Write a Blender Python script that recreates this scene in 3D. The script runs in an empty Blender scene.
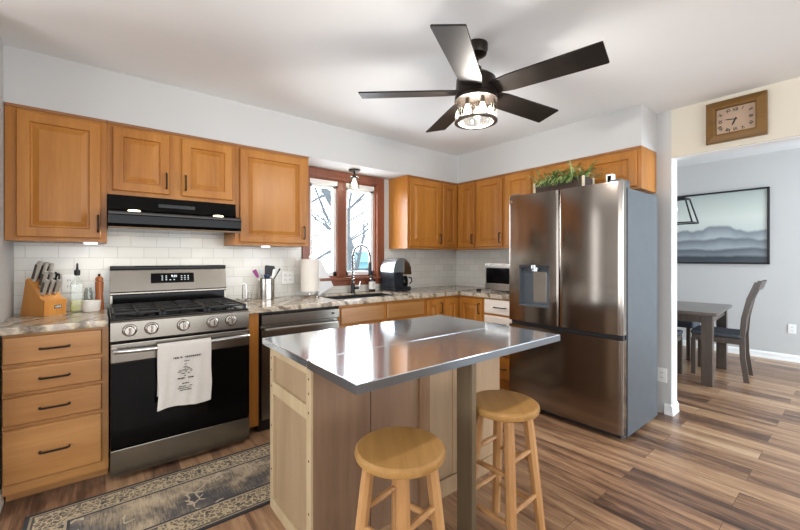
import bpy, bmesh, math, random
from mathutils import Vector, Matrix
random.seed(7)
S = bpy.context.scene
C = S.collection

# ------------------------------------------------------------------ camera
CX, CY, CH = -3.58, -3.328, 1.2625
YAW = math.radians(51.396)
cam_d = bpy.data.cameras.new('camera')
cam_d.sensor_width = 36.0
cam_d.lens = 374.83 / 800 * 36
cam_d.shift_y = -(265 - 258.12) / 800
cam_d.clip_start = 0.02
cam = bpy.data.objects.new('camera', cam_d)
C.objects.link(cam)
cam.location = (CX, CY, CH)
cam.rotation_euler = (math.pi / 2, 0, YAW - math.pi / 2)
S.camera = cam

# ------------------------------------------------------------------ view, world, large lights
S.view_settings.view_transform = 'Standard'
S.view_settings.look = 'None'
S.view_settings.gamma = 1.0
S.view_settings.use_curve_mapping = False
S.view_settings.exposure = 0.0

W = bpy.data.worlds.new('sky')
S.world = W
W.use_nodes = True
bg = W.node_tree.nodes['Background']
bg.inputs[0].default_value = (0.90, 0.95, 1.0, 1)
bg.inputs[1].default_value = 4.5


def area(name, loc, target, sx, sy, power, col=(1, 1, 1), spread=180):
    d = bpy.data.lights.new(name, 'AREA')
    d.shape = 'RECTANGLE'
    d.size, d.size_y = sx, sy
    d.energy = power
    d.color = col
    d.spread = math.radians(spread)
    o = bpy.data.objects.new(name, d)
    C.objects.link(o)
    o.location = loc
    o.rotation_euler = (Vector(target) - Vector(loc)).to_track_quat('-Z', 'Y').to_euler()
    return o


def point(name, loc, power, col, r):
    d = bpy.data.lights.new(name, 'POINT')
    d.energy = power
    d.color = col
    d.shadow_soft_size = r
    o = bpy.data.objects.new(name, d)
    C.objects.link(o)
    o.location = loc
    return o


# daylight at dining and sink windows; added fills behind camera and in next room
area('window_fill_rear', (-2.6, -6.5, 1.35), (-2.5, -2.6, 3.4), 3.4, 1.9, 50, (0.97, 0.98, 1.0))  # fill for an unseen window, tipped up to brighten the ceiling
area('window_fill_side', (-6.9, -3.0, 1.35), (-3.2, -2.8, 3.2), 3.0, 1.9, 52, (0.93, 0.97, 1.0))  # fill for an unseen next-room window, also tipped toward the ceiling
area('daylight_dining', (1.5, -6.5, 1.4), (1.6, 0, 1.0), 2.2, 2.0, 260, (0.70, 0.85, 1.0))
area('fridge_band_lamp', (-5.45, -.06, 1.3), (-5.2, -4, 1.2), 1.5, 1.8, 30, (0.93, 0.97, 1.0))  # added, with its opening, to reflect as a bright band on the fridge
area('daylight_sink', (-1.65, 0.2, 1.6), (-1.75, -3, 0.8), 0.8, 0.95, 45, (0.92, 0.96, 1.0))


# ------------------------------------------------------------------ mesh helpers
class MB:
    def __init__(s):
        s.bm = bmesh.new()

    def _join(s, b2):
        me = bpy.data.meshes.new('tmp')
        b2.to_mesh(me)
        b2.free()
        s.bm.from_mesh(me)
        bpy.data.meshes.remove(me)

    def box(s, x0, y0, z0, x1, y1, z1, bev=0.0, seg=2, M=None):
        b = bmesh.new()
        x0, x1 = min(x0, x1), max(x0, x1)
        y0, y1 = min(y0, y1), max(y0, y1)
        z0, z1 = min(z0, z1), max(z0, z1)
        bmesh.ops.create_cube(b, size=1.0)
        for v in b.verts:
            v.co = Vector((x0 + (v.co.x + .5) * (x1 - x0), y0 + (v.co.y + .5) * (y1 - y0), z0 + (v.co.z + .5) * (z1 - z0)))
        if bev > 0:
            bmesh.ops.bevel(b, geom=b.edges[:], offset=min(bev, .49 * min(x1 - x0, y1 - y0, z1 - z0)), segments=seg, affect='EDGES', profile=.5)
        if M is not None:
            bmesh.ops.transform(b, matrix=M, verts=b.verts[:])
        s._join(b)
        return s

    def loft(s, rings, cap0=True, cap1=True, closed=False):
        vs = [[s.bm.verts.new(p) for p in r] for r in rings]
        n = len(rings[0])
        m = len(rings)
        for i in range(m if closed else m - 1):
            a, b = vs[i], vs[(i + 1) % m]
            for j in range(n):
                s.bm.faces.new((a[j], a[(j + 1) % n], b[(j + 1) % n], b[j]))
        if not closed:
            if cap0:
                s.bm.faces.new(vs[0])
            if cap1:
                s.bm.faces.new(vs[-1])
        return s

    def lathe(s, prof, c=(0, 0, 0), seg=32, axis=(0, 0, 1), cap=True):
        q = Vector((0, 0, 1)).rotation_difference(Vector(axis))
        c = Vector(c)
        rings = []
        for r, z in prof:
            r = max(r, 1e-4)
            rings.append([c + q @ Vector((r * math.cos(2 * math.pi * k / seg), r * math.sin(2 * math.pi * k / seg), z)) for k in range(seg)])
        return s.loft(rings, cap, cap)

    def cyl(s, p0, p1, r0, r1=None, seg=16):
        if r1 is None:
            r1 = r0
        p0, p1 = Vector(p0), Vector(p1)
        return s.lathe([(r0, 0), (r1, (p1 - p0).length)], p0, seg, p1 - p0)

    def tube(s, pts, r, seg=10, closed=False):
        pts = [Vector(p) for p in pts]
        n = len(pts)
        rr = r if isinstance(r, (list, tuple)) else [r] * n
        up = None
        rings = []
        for i, p in enumerate(pts):
            if closed:
                t = pts[(i + 1) % n] - pts[i - 1]
            else:
                t = pts[min(i + 1, n - 1)] - pts[max(i - 1, 0)]
            t.normalize()
            if up is None:
                up = t.orthogonal().normalized()
            else:
                up = (up - t * up.dot(t))
                if up.length < 1e-6:
                    up = t.orthogonal()
                up.normalize()
            bi = t.cross(up)
            rings.append([p + (up * math.cos(2 * math.pi * k / seg) + bi * math.sin(2 * math.pi * k / seg)) * rr[i] for k in range(seg)])
        return s.loft(rings, True, True, closed)

    def prism(s, poly, axis, a, b):
        """poly in the two remaining axes (in x,y,z order), extruded along axis from a to b"""
        def P(u, v, w):
            return {'x': (w, u, v), 'y': (u, w, v), 'z': (u, v, w)}[axis]
        return s.loft([[P(u, v, a) for u, v in poly], [P(u, v, b) for u, v in poly]])

    def panel(s, O, U, Wn, w, h, prof):
        """rectangular relief: prof = [(inset, height)...] on a plane at O, u along U, up z, out along Wn"""
        O, U, Wn = Vector(O), Vector(U), Vector(Wn)
        V = Vector((0, 0, 1))
        rings = []
        for i, d in prof:
            rings.append([O + U * a + V * b + Wn * d for a, b in ((i, i), (w - i, i), (w - i, h - i), (i, h - i))])
        return s.loft(rings)

    def text(s, st, size, M, ext=0.0006, align='CENTER', bold=0.0):
        cu = bpy.data.curves.new('txt', 'FONT')
        cu.body = st
        cu.size = size
        cu.extrude = ext
        cu.offset = bold
        cu.align_x = align
        cu.align_y = 'CENTER'
        cu.resolution_u = 3
        ob = bpy.data.objects.new('txt', cu)
        C.objects.link(ob)
        dg = bpy.context.evaluated_depsgraph_get()
        me = bpy.data.meshes.new_from_object(ob.evaluated_get(dg))
        me.transform(M)
        s.bm.from_mesh(me)
        bpy.data.objects.remove(ob)
        bpy.data.curves.remove(cu)
        bpy.data.meshes.remove(me)
        return s


OFF = {}


def obj(name, mb, mat, parent=None, smooth=True, ang=35, recalc=True, label=None):
    bm = mb.bm
    off = Vector((0, 0, 0))
    if parent is not None:
        off = OFF.get(parent.name, Vector((0, 0, 0)))
    if off.length:
        bmesh.ops.translate(bm, vec=-off, verts=bm.verts[:])
    if recalc:
        bmesh.ops.recalc_face_normals(bm, faces=bm.faces[:])
    me = bpy.data.meshes.new(name)
    bm.to_mesh(me)
    bm.free()
    if smooth:
        for p in me.polygons:
            p.use_smooth = True
        me.set_sharp_from_angle(angle=math.radians(ang))
    o = bpy.data.objects.new(name, me)
    C.objects.link(o)
    if smooth:
        wn = o.modifiers.new('weighted_normal', 'WEIGHTED_NORMAL')
        wn.keep_sharp = True
    me.materials.append(mat)
    if parent is not None:
        o.parent = parent
        OFF[o.name] = off
    if label:
        o['label'] = label
    return o


def thing(name, label, cat, loc=(0, 0, 0), rz=0.0, group=None, local=False):
    """an Empty at the base of a thing; unless local, its parts are given in world coordinates"""
    o = bpy.data.objects.new(name, None)
    o.empty_display_size = .05
    C.objects.link(o)
    o.location = loc
    o.rotation_euler = (0, 0, rz)
    o['label'] = label
    o['category'] = cat
    if group:
        o['group'] = group
    OFF[o.name] = Vector((0, 0, 0)) if local else Vector(loc)
    return o


def solo(name, mb, mat, label, cat, group=None, **k):
    """a thing that is one mesh; its origin is moved to its base"""
    o = obj(name, mb, mat, **k)
    me = o.data
    c = [sum(v.co[i] for v in me.vertices) / len(me.vertices) for i in range(3)]
    c[2] = min(v.co[2] for v in me.vertices)
    me.transform(Matrix.Translation(-Vector(c)))
    o.location = c
    OFF[o.name] = Vector(c)
    o['label'] = label
    o['category'] = cat
    if group:
        o['group'] = group
    return o


def struct(name, mb, mat, parent=None, **k):
    o = obj(name, mb, mat, parent, **k)
    if parent is None:
        o['kind'] = 'structure'
    return o


def kids(o):
    return [x for x in bpy.data.objects if x.parent == o]


def dup(root, loc, rz, label, group=None):
    r = root.copy()
    C.objects.link(r)
    r.location = loc
    r.rotation_euler = (0, 0, rz)
    r['label'] = label
    if group:
        r['group'] = group
    for ch in kids(root):
        c = ch.copy()
        C.objects.link(c)
        c.parent = r
        for g in kids(ch):
            d = g.copy()
            C.objects.link(d)
            d.parent = c
    return r


# ------------------------------------------------------------------ materials
def hx(h):
    h = h.lstrip('#')
    r = []
    for i in (0, 2, 4):
        c = int(h[i:i + 2], 16) / 255
        r.append(c / 12.92 if c <= .04045 else ((c + .055) / 1.055) ** 2.4)
    return (*r, 1)


class NT:
    def __init__(s, name):
        s.m = bpy.data.materials.new(name)
        s.m.use_nodes = True
        s.t = s.m.node_tree
        s.b = s.t.nodes['Principled BSDF']
        s.out = s.t.nodes['Material Output']

    def n(s, typ, **k):
        x = s.t.nodes.new(typ)
        for a, v in k.items():
            setattr(x, a, v)
        return x

    def l(s, a, b):
        s.t.links.new(a, b)

    def set(s, nd, **k):
        for a, v in k.items():
            nd.inputs[a.replace('_', ' ')].default_value = v
        return nd

    def coord(s, scale=(1, 1, 1), rot=(0, 0, 0), kind='Object'):
        tc = s.n('ShaderNodeTexCoord')
        mp = s.n('ShaderNodeMapping')
        mp.inputs['Scale'].default_value = scale
        mp.inputs['Rotation'].default_value = rot
        s.l(tc.outputs[kind], mp.inputs['Vector'])
        return mp.outputs['Vector']

    def noise(s, vec, scale=5, detail=4, rough=.5, dist=0):
        x = s.n('ShaderNodeTexNoise')
        s.set(x, Scale=scale, Detail=detail, Roughness=rough, Distortion=dist)
        s.l(vec, x.inputs['Vector'])
        return x.outputs['Fac']

    def ramp(s, fac, stops, interp='LINEAR'):
        x = s.n('ShaderNodeValToRGB')
        x.color_ramp.interpolation = interp
        e = x.color_ramp.elements
        while len(e) > 1:
            e.remove(e[0])
        e[0].position = stops[0][0]
        e[0].color = stops[0][1]
        for p, c in stops[1:]:
            q = e.new(p)
            q.color = c
        s.l(fac, x.inputs['Fac'])
        return x.outputs['Color']

    def math(s, op, a, b=None, c=None, clamp=False):
        x = s.n('ShaderNodeMath', operation=op)
        x.use_clamp = clamp
        for i, v in enumerate((a, b, c)):
            if v is None:
                continue
            if isinstance(v, (int, float)):
                x.inputs[i].default_value = v
            else:
                s.l(v, x.inputs[i])
        return x.outputs[0]

    def mix(s, fac, a, b, blend='MIX'):
        x = s.n('ShaderNodeMix', data_type='RGBA', blend_type=blend)
        for sock, v in ((x.inputs[0], fac), (x.inputs[6], a), (x.inputs[7], b)):
            if isinstance(v, (int, float, tuple)):
                sock.default_value = v
            else:
                s.l(v, sock)
        return x.outputs[2]

    def bump(s, h, strength=.2, dist=.002):
        x = s.n('ShaderNodeBump')
        x.inputs['Strength'].default_value = strength
        x.inputs['Distance'].default_value = dist
        s.l(h, x.inputs['Height'])
        s.l(x.outputs['Normal'], s.b.inputs['Normal'])

    def col(s, c):
        if isinstance(c, tuple):
            s.b.inputs['Base Color'].default_value = c
        else:
            s.l(c, s.b.inputs['Base Color'])


def plain(name, c, rough=.5, metal=0.0, var=.06, scale=9, **k):
    t = NT(name)
    col = hx(c) if isinstance(c, str) else c
    v = t.coord()
    f = t.noise(v, scale, 3)
    lo = tuple(x * (1 - var) for x in col[:3]) + (1,)
    hi = tuple(min(1, x * (1 + var)) for x in col[:3]) + (1,)
    t.col(t.ramp(f, [(.3, lo), (.7, hi)]))
    t.b.inputs['Roughness'].default_value = rough
    t.b.inputs['Metallic'].default_value = metal
    for a, b in k.items():
        t.b.inputs[a.replace('_', ' ')].default_value = b
    return t.m


def wood(name, c0, c1, c2, axis='z', rough=.38, fine=60, coarse=5, strength=.08):
    t = NT(name)
    st = {'x': (.07, 1, 1), 'y': (1, .07, 1), 'z': (1, 1, .07)}[axis]
    v = t.coord(st)
    a = t.noise(v, coarse, 5, .6, .6)
    b = t.noise(v, fine, 4, .6)
    f = t.math('ADD', t.math('MULTIPLY', a, .72), t.math('MULTIPLY', b, .28))
    t.col(t.ramp(f, [(.34, hx(c0)), (.5, hx(c1)), (.66, hx(c2))]))
    t.b.inputs['Roughness'].default_value = rough
    t.bump(b, strength, .001)
    return t.m


def steel(name, c, rough=.22, axis='z', amt=.03, bump=0):
    t = NT(name)
    st = {'x': (.02, 1, 1), 'y': (1, .02, 1), 'z': (1, 1, .02)}[axis]
    v = t.coord(st)
    f = t.noise(v, 420, 2, .5)
    base = hx(c)
    t.col(t.ramp(f, [(.3, tuple(x * .985 for x in base[:3]) + (1,)), (.7, base)]))
    t.b.inputs['Metallic'].default_value = 1.0
    t.l(t.math('ADD', t.math('MULTIPLY', f, amt), rough - amt / 2), t.b.inputs['Roughness'])
    if bump:
        t.bump(f, bump, .0008)
    return t.m


def emit(name, c, strength):
    t = NT(name)
    t.b.inputs['Base Color'].default_value = hx(c)
    t.b.inputs['Emission Color'].default_value = hx(c)
    t.b.inputs['Emission Strength'].default_value = strength
    return t.m


def thin_glass(name, tint=(1, 1, 1, 1), rough=.02, refl=.10):
    t = NT(name)
    tr = t.n('ShaderNodeBsdfTransparent')
    tr.inputs[0].default_value = tint
    gl = t.n('ShaderNodeBsdfGlossy')
    gl.inputs['Roughness'].default_value = rough
    fr = t.n('ShaderNodeLayerWeight')
    fr.inputs['Blend'].default_value = .25
    f = t.math('ADD', t.math('MULTIPLY', fr.outputs['Fresnel'], .3), refl * .2, clamp=True)
    mx = t.n('ShaderNodeMixShader')
    t.l(f, mx.inputs[0])
    t.l(tr.outputs[0], mx.inputs[1])
    t.l(gl.outputs[0], mx.inputs[2])
    t.l(mx.outputs[0], t.out.inputs['Surface'])
    return t.m


def paint(name, c, rough=.75):
    t = NT(name)
    v = t.coord()
    f = t.noise(v, 2.2, 3)
    col = hx(c)
    t.col(t.ramp(f, [(.3, tuple(x * .98 for x in col[:3]) + (1,)), (.7, col)]))
    t.b.inputs['Roughness'].default_value = rough
    t.bump(t.noise(v, 260, 2), .05, .0008)
    return t.m


def m_floor():
    t = NT('floor_planks')
    tc = t.n('ShaderNodeTexCoord')
    sx = t.n('ShaderNodeSeparateXYZ')
    t.l(tc.outputs['Object'], sx.inputs[0])
    cb = t.n('ShaderNodeCombineXYZ')
    t.l(sx.outputs['Y'], cb.inputs['X'])
    t.l(sx.outputs['X'], cb.inputs['Y'])
    br = t.n('ShaderNodeTexBrick')
    br.offset = .37
    br.offset_frequency = 2
    t.set(br, Color1=(0, 0, 0, 1), Color2=(1, 1, 1, 1), Mortar=(.5, .5, .5, 1), Scale=1.0, Mortar_Size=.0012, Mortar_Smooth=.2, Bias=0.0, Brick_Width=1.22, Row_Height=.178)
    t.l(cb.outputs[0], br.inputs['Vector'])
    bw = t.n('ShaderNodeRGBToBW')
    t.l(br.outputs['Color'], bw.inputs[0])
    # per-plank offset of the grain
    off = t.n('ShaderNodeCombineXYZ')
    t.l(t.math('MULTIPLY', bw.outputs[0], 37.0), off.inputs['X'])
    t.l(t.math('MULTIPLY', bw.outputs[0], 11.0), off.inputs['Y'])
    va = t.n('ShaderNodeVectorMath', operation='ADD')
    t.l(tc.outputs['Object'], va.inputs[0])
    t.l(off.outputs[0], va.inputs[1])
    mp = t.n('ShaderNodeMapping')
    mp.inputs['Scale'].default_value = (1, .09, 1)
    t.l(va.outputs[0], mp.inputs['Vector'])
    g1 = t.noise(mp.outputs[0], 9, 5, .6, .9)
    g2 = t.noise(mp.outputs[0], 60, 4, .65, .3)
    f = t.math('ADD', t.math('ADD', t.math('MULTIPLY', bw.outputs[0], .20), t.math('MULTIPLY', g1, .80)), t.math('MULTIPLY', t.math('SUBTRACT', g2, .5), .35))
    c = t.ramp(f, [(.27, hx('#3b2a20')), (.39, hx('#604636')), (.50, hx('#8a684e')), (.62, hx('#a88564')), (.76, hx('#c2a383'))])
    c = t.mix(t.math('MULTIPLY', br.outputs['Fac'], .75), c, hx('#2a1d15'))
    t.col(c)
    t.l(t.math('ADD', t.math('MULTIPLY', g2, .16), .25), t.b.inputs['Roughness'])
    t.bump(t.math('SUBTRACT', g2, t.math('MULTIPLY', br.outputs['Fac'], 2.0)), .12, .001)
    return t.m


def m_tile(name, swap):
    t = NT(name)
    tc = t.n('ShaderNodeTexCoord')
    sx = t.n('ShaderNodeSeparateXYZ')
    t.l(tc.outputs['Object'], sx.inputs[0])
    cb = t.n('ShaderNodeCombineXYZ')
    t.l(sx.outputs[swap], cb.inputs['X'])
    t.l(sx.outputs['Z'], cb.inputs['Y'])
    br = t.n('ShaderNodeTexBrick')
    br.offset = .5
    t.set(br, Color1=hx('#dad7cf'), Color2=hx('#d1cec5'), Mortar=hx('#bdbab3'), Scale=1.0, Mortar_Size=.0022, Mortar_Smooth=.4, Brick_Width=.155, Row_Height=.079)
    t.l(cb.outputs[0], br.inputs['Vector'])
    t.col(br.outputs['Color'])
    t.b.inputs['Roughness'].default_value = .22
    t.bump(t.math('SUBTRACT', 1.0, br.outputs['Fac']), .35, .0015)
    return t.m


def m_granite():
    t = NT('granite_top')
    v = t.coord((1, 1.6, 1.3), (.3, .2, .55))
    a = t.noise(v, 2.6, 6, .62, 1.6)
    wv = t.n('ShaderNodeTexWave')
    t.set(wv, Scale=2.2, Distortion=9.0, Detail=5.0, Detail_Scale=1.6, Detail_Roughness=.65)
    t.l(v, wv.inputs['Vector'])
    f = t.math('ADD', t.math('MULTIPLY', a, .55), t.math('MULTIPLY', wv.outputs['Fac'], .45))
    t.col(t.ramp(f, [(.20, hx('#54493f')), (.31, hx('#8f8170')), (.42, hx('#b3a48c')), (.55, hx('#c4b7a1')), (.68, hx('#a5978a')), (.8, hx('#cbc2b4'))]))
    t.b.inputs['Roughness'].default_value = .16
    return t.m


def m_rug(x0, x1, y0, y1):
    t = NT('rug_weave')
    tc = t.n('ShaderNodeTexCoord')
    sx = t.n('ShaderNodeSeparateXYZ')
    t.l(tc.outputs['Object'], sx.inputs[0])
    hx_, hy_ = (x1 - x0) / 2, (y1 - y0) / 2
    dx = t.math('SUBTRACT', hx_, t.math('ABSOLUTE', sx.outputs['X']))
    dy = t.math('SUBTRACT', hy_, t.math('ABSOLUTE', sx.outputs['Y']))
    d = t.math('MINIMUM', dx, dy)
    v = tc.outputs['Object']
    dark, mid, cream, tan = hx('#3b3a3c'), hx('#57524d'), hx('#b8a88f'), hx('#8d7d69')
    wob = t.noise(v, 28, 3, .6, .4)
    vo = t.n('ShaderNodeTexVoronoi', feature='DISTANCE_TO_EDGE')
    t.set(vo, Scale=44.0)
    nv = t.n('ShaderNodeTexNoise')
    t.set(nv, Scale=14.0, Detail=3.0)
    t.l(v, nv.inputs['Vector'])
    vm = t.n('ShaderNodeVectorMath', operation='MULTIPLY_ADD')
    t.l(nv.outputs['Color'], vm.inputs[0])
    vm.inputs[1].default_value = (.06, .06, 0)
    t.l(v, vm.inputs[2])
    t.l(vm.outputs[0], vo.inputs['Vector'])
    scroll = t.math('LESS_THAN', vo.outputs['Distance'], .11)
    bord = t.mix(scroll, hx('#6f6455'), hx('#b5a283'))
    bord = t.mix(t.math('GREATER_THAN', wob, .62), bord, hx('#4c4844'))
    # field: worn blue-grey with sparse blossoms
    big = t.noise(v, 3.2, 4, .6, .5)
    str_ = t.noise(t.coord((90, 10, 1)), 1.5, 2)
    field = t.ramp(t.math('ADD', t.math('MULTIPLY', big, .75), t.math('MULTIPLY', str_, .25)), [(.36, hx('#434245')), (.46, hx('#5f5a56')), (.53, hx('#8b7d6a')), (.63, hx('#bda98c'))])
    vb = t.n('ShaderNodeTexVoronoi')
    t.set(vb, Scale=5.6, Randomness=.7)
    t.l(v, vb.inputs['Vector'])
    petal = t.noise(v, 62, 2, .5)
    fl = t.math('LESS_THAN', t.math('ADD', vb.outputs['Distance'], t.math('MULTIPLY', petal, .42)), .345)
    field = t.mix(fl, field, cream)
    ve = t.n('ShaderNodeTexVoronoi', feature='DISTANCE_TO_EDGE')
    t.set(ve, Scale=11.0)
    t.l(vm.outputs[0], ve.inputs['Vector'])
    twig = t.math('MULTIPLY', t.math('LESS_THAN', ve.outputs['Distance'], .045), t.math('GREATER_THAN', t.noise(v, 4.5, 2), .56))
    field = t.mix(twig, field, cream)

    def step(e):
        return t.math('GREATER_THAN', d, e)
    c = t.mix(step(.018), hx('#2d2c2e'), hx('#8f8069'))
    c = t.mix(step(.028), c, hx('#45423f'))
    c = t.mix(step(.036), c, bord)
    c = t.mix(step(.150), c, hx('#a4957d'))
    c = t.mix(step(.160), c, hx('#383637'))
    c = t.mix(step(.172), c, field)
    t.col(c)
    t.b.inputs['Roughness'].default_value = .95
    t.bump(t.noise(v, 420, 2), .4, .002)
    return t.m


def m_art():
    """misty hills, the printed picture"""
    t = NT('misty_hills_print')
    tc = t.n('ShaderNodeTexCoord')
    sx = t.n('ShaderNodeSeparateXYZ')
    t.l(tc.outputs['Object'], sx.inputs[0])
    y, z = sx.outputs['Y'], sx.outputs['Z']

    def ridge(h, amp, seed, sc):
        cb = t.n('ShaderNodeCombineXYZ')
        t.l(y, cb.inputs['X'])
        cb.inputs['Y'].default_value = seed
        n = t.noise(cb.outputs[0], sc, 5, .5)
        return t.math('SUBTRACT', t.math('ADD', h, t.math('MULTIPLY', t.math('SUBTRACT', n, .5), amp)), z)
    sky = t.ramp(z, [(.30, hx('#b9c1c0')), (.62, hx('#cfd6cf')), (.95, hx('#a9b3ae'))])
    c = sky
    for h, amp, seed, sc, top, bot, fade in ((.47, .34, 3.1, 2.2, '#6f7880', '#aeb6ba', .16), (.34, .20, 8.7, 2.6, '#596169', '#9aa3a9', .13), (.22, .10, 5.5, 3.5, '#474e56', '#7b848b', .10), (.12, .06, 1.2, 5, '#31373e', '#4a5158', .12)):
        r = ridge(h, amp, seed, sc)
        body = t.mix(t.math('DIVIDE', r, fade, clamp=True), hx(top), hx(bot))
        c = t.mix(t.math('MULTIPLY', r, 30, clamp=True), c, body)
    t.col(c)
    t.b.inputs['Roughness'].default_value = .35
    return t.m


M = {}
M['wall'] = paint('wall_paint', '#bfbebc')
M['wall_lit_warm'] = paint('wall_paint_lit_warm', '#d2cbbb')  # wall paint with warm light put into the colour
M['ceil'] = paint('ceiling_paint', '#e9eaea')
M['trim'] = plain('white_trim', '#e9e9e8', .4, var=.02)
M['floor'] = m_floor()
M['tile_b'] = m_tile('subway_tile_back', 'X')
M['tile_r'] = m_tile('subway_tile_right', 'Y')
M['granite'] = m_granite()
M['maple'] = wood('maple_doors', '#955d25', '#a86d2d', '#b57b38', 'z', .33)
M['maple'].node_tree.nodes['Principled BSDF'].inputs['Specular IOR Level'].default_value = .3
M['maple_h'] = wood('maple_drawers', '#90602f', '#a0703e', '#ae7d49', 'x', .32)
M['maple_glare'] = wood('maple_glare_drawers', '#d6cbbd', '#e2d8cb', '#ebe3d8', 'y', .3)  # maple paled in colour for glare on the two upper drawers
M['maple_edge'] = wood('maple_edge', '#7d4f26', '#8c5b2e', '#9a6938', 'x', .4)
M['casing'] = wood('red_brown_casing', '#6b3b28', '#7d4731', '#8c553c', 'z', .35)
M['island_back'] = wood('island_back_ply', '#6f5440', '#7e624b', '#8b6f57', 'z', .5)
M['island_pale'] = wood('island_pale_ply', '#8c7051', '#997d5e', '#a4896a', 'z', .5)
M['island_end'] = wood('island_end_ply', '#8f7658', '#9a8163', '#a58d6e', 'z', .5)
M['island_frame'] = wood('island_bare_frame', '#a08a68', '#b09a78', '#bca887', 'z', .55)
M['steel'] = steel('brushed_steel', '#b8b2aa', .26)
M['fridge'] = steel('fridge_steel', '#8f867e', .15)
M['steel_h'] = steel('range_steel', '#8c867d', .25, 'x')
M['table_top'] = steel('worn_steel_top', '#dde4ea', .11, 'x', .03)
M['table_top'].node_tree.nodes['Principled BSDF'].inputs['Metallic'].default_value = .90
M['table_edge'] = steel('steel_edge', '#7f868d', .28, 'x')
M['chrome'] = plain('chrome', '#c9c9c8', .12, 1.0)
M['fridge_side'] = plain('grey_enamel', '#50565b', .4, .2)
M['black'] = plain('black_gloss', '#090808', .12, Specular_IOR_Level=.12)
M['black_matte'] = plain('black_matte', '#17161a', .5)
M['black_iron'] = plain('cast_iron', '#151414', .55)
M['handle'] = plain('bronze_handle', '#2a211c', .35, .6)
M['fan_blade'] = wood('dark_blade', '#14110e', '#1d1815', '#27211c', 'x', .5)
M['fan_blade'].node_tree.nodes['Principled BSDF'].inputs['Specular IOR Level'].default_value = .3
M['fan_metal'] = plain('fan_bronze', '#2b241f', .35, .7)
M['fan_ring'] = plain('fan_ring_grey', '#6f6a63', .35, .7)
M['rod_glass'] = thin_glass('rod_glass', (.92, .905, .88, 1), .06, .12)
M['clear'] = thin_glass('clear_glass', (.95, .97, .96, 1), .02, .15)
M['pane'] = thin_glass('window_glass', (.98, .99, 1, 1), .01, .04)
M['bulb'] = emit('bulb_glow', '#fff2d8', 5)
M['lens'] = emit('lamp_lens', '#ffe7b8', 6)
M['puck'] = emit('puck_lens', '#f4f8ff', 1.6)
M['oak'] = wood('oak_stool', '#86602f', '#9e7540', '#b28a52', 'x', .33, 45, 4)
M['oak_leg'] = wood('oak_stool_leg', '#966a3e', '#ae8050', '#c09464', 'z', .36)
M['walnut'] = wood('dark_table', '#3d332d', '#4d423a', '#5c5047', 'z', .3)
M['walnut_y'] = wood('dark_table_top', '#4b423c', '#5b514a', '#6a605a', 'y', .22)
M['seat_dark'] = plain('dark_seat_fabric', '#3f434b', .8, var=.12, scale=60)
M['block'] = wood('block_wood', '#bd7c36', '#cc8b43', '#d89a54', 'z', .35)
M['mill'] = wood('mill_wood', '#8a4a1f', '#9d5827', '#ad6732', 'z', .35)
M['knife'] = plain('knife_handle', '#d2cec6', .3, .7)
M['knife_dark'] = plain('knife_scale', '#5a554c', .4, .2)
M['white'] = plain('white_ceramic', '#e8e5df', .25, var=.02)
M['plastic'] = plain('white_plastic', '#e6e6e2', .4, var=.02)
M['slot'] = plain('outlet_slot', '#55524e', .5)
M['oil'] = plain('olive_oil', '#b0a80f', .15)
M['towel'] = plain('white_towel', '#c9c3bb', .9, var=.04, scale=120)
M['ink'] = plain('dark_ink', '#3b3833', .8)
M['paper'] = plain('paper_roll', '#ded6cb', .9, var=.03)
M['board'] = plain('white_board', '#e6e8ea', .35, var=.02)
M['navy'] = plain('coffee_black', '#1d2026', .25)
M['silver'] = plain('silver_plastic', '#b9c0c6', .22, .8)
M['copper'] = plain('bronze_panel', '#7a6048', .25, .8)
M['digits'] = emit('display_digits', '#e8f4ff', 1.0)
M['leaf'] = NT('fern_leaf').m
_t = NT('fern_leaves')
_t.col(_t.ramp(_t.noise(_t.coord(), 14, 3), [(.3, hx('#3f5526')), (.5, hx('#6b8543')), (.7, hx('#c0c68a'))]))
_t.b.inputs['Roughness'].default_value = .5
M['leaf'] = _t.m
M['crate'] = wood('crate_wood', '#2a1a10', '#382417', '#46301f', 'y', .6)
M['crate_post'] = wood('crate_post', '#b7a98f', '#c8bba3', '#d6cbb5', 'z', .5)
M['clock_wood'] = wood('clock_wood', '#5f4219', '#725121', '#84612c', 'y', .32)
M['clock_face'] = plain('clock_dial', '#ab917a', .5, var=.10, scale=7)
M['art'] = m_art()
M['purple'] = plain('purple_silicone', '#8d3f78', .45)
M['label_white'] = plain('label_paper', '#e4e0d8', .6, var=.03)
M['soap'] = plain('brown_bottle', '#2a1d17', .2)
M['snow'] = plain('snow_ground', '#e8ecee', .9)
M['bark'] = plain('winter_bark', '#565c60', .9, var=.15, scale=6)
M['teal'] = plain('teal_siding', '#5f8a90', .7)
M['far'] = plain('pale_hedge', '#c3d3c4', .9, var=.2, scale=3)
M['sink'] = plain('dark_sink', '#2a2c30', .3)

# ------------------------------------------------------------------ the room
XL = -4.002
YE = -2.335
ZC = 2.45
ZS = 2.132
b = MB()
b.box(-7.1, -6.7, -.06, 3.15, 1.1, 0)
struct('floor', b, M['floor'], smooth=False)
b = MB()
b.box(-7.1, -6.7, ZC, .12, .12, ZC + .06)
struct('ceiling', b, M['ceil'], smooth=False)
b = MB()
b.box(.12, -6.7, 2.59, 3.15, 1.1, 2.65)
struct('ceiling_dining', b, M['ceil'], smooth=False)
WX0, WX1, WZ0, WZ1 = -2.045, -1.245, 1.075, 2.055
b = MB()
b.box(XL - .12, 0, 0, WX0, .12, ZC).box(WX1, 0, 0, .0, .12, ZC).box(WX0, 0, 0, WX1, .12, WZ0).box(WX0, 0, WZ1, WX1, .12, ZC)
struct('wall_back', b, M['wall'], smooth=False)
b = MB()
b.box(0, YE, 0, .12, .12, 2.59)
struct('wall_right', b, M['wall'], smooth=False)
b = MB()
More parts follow.
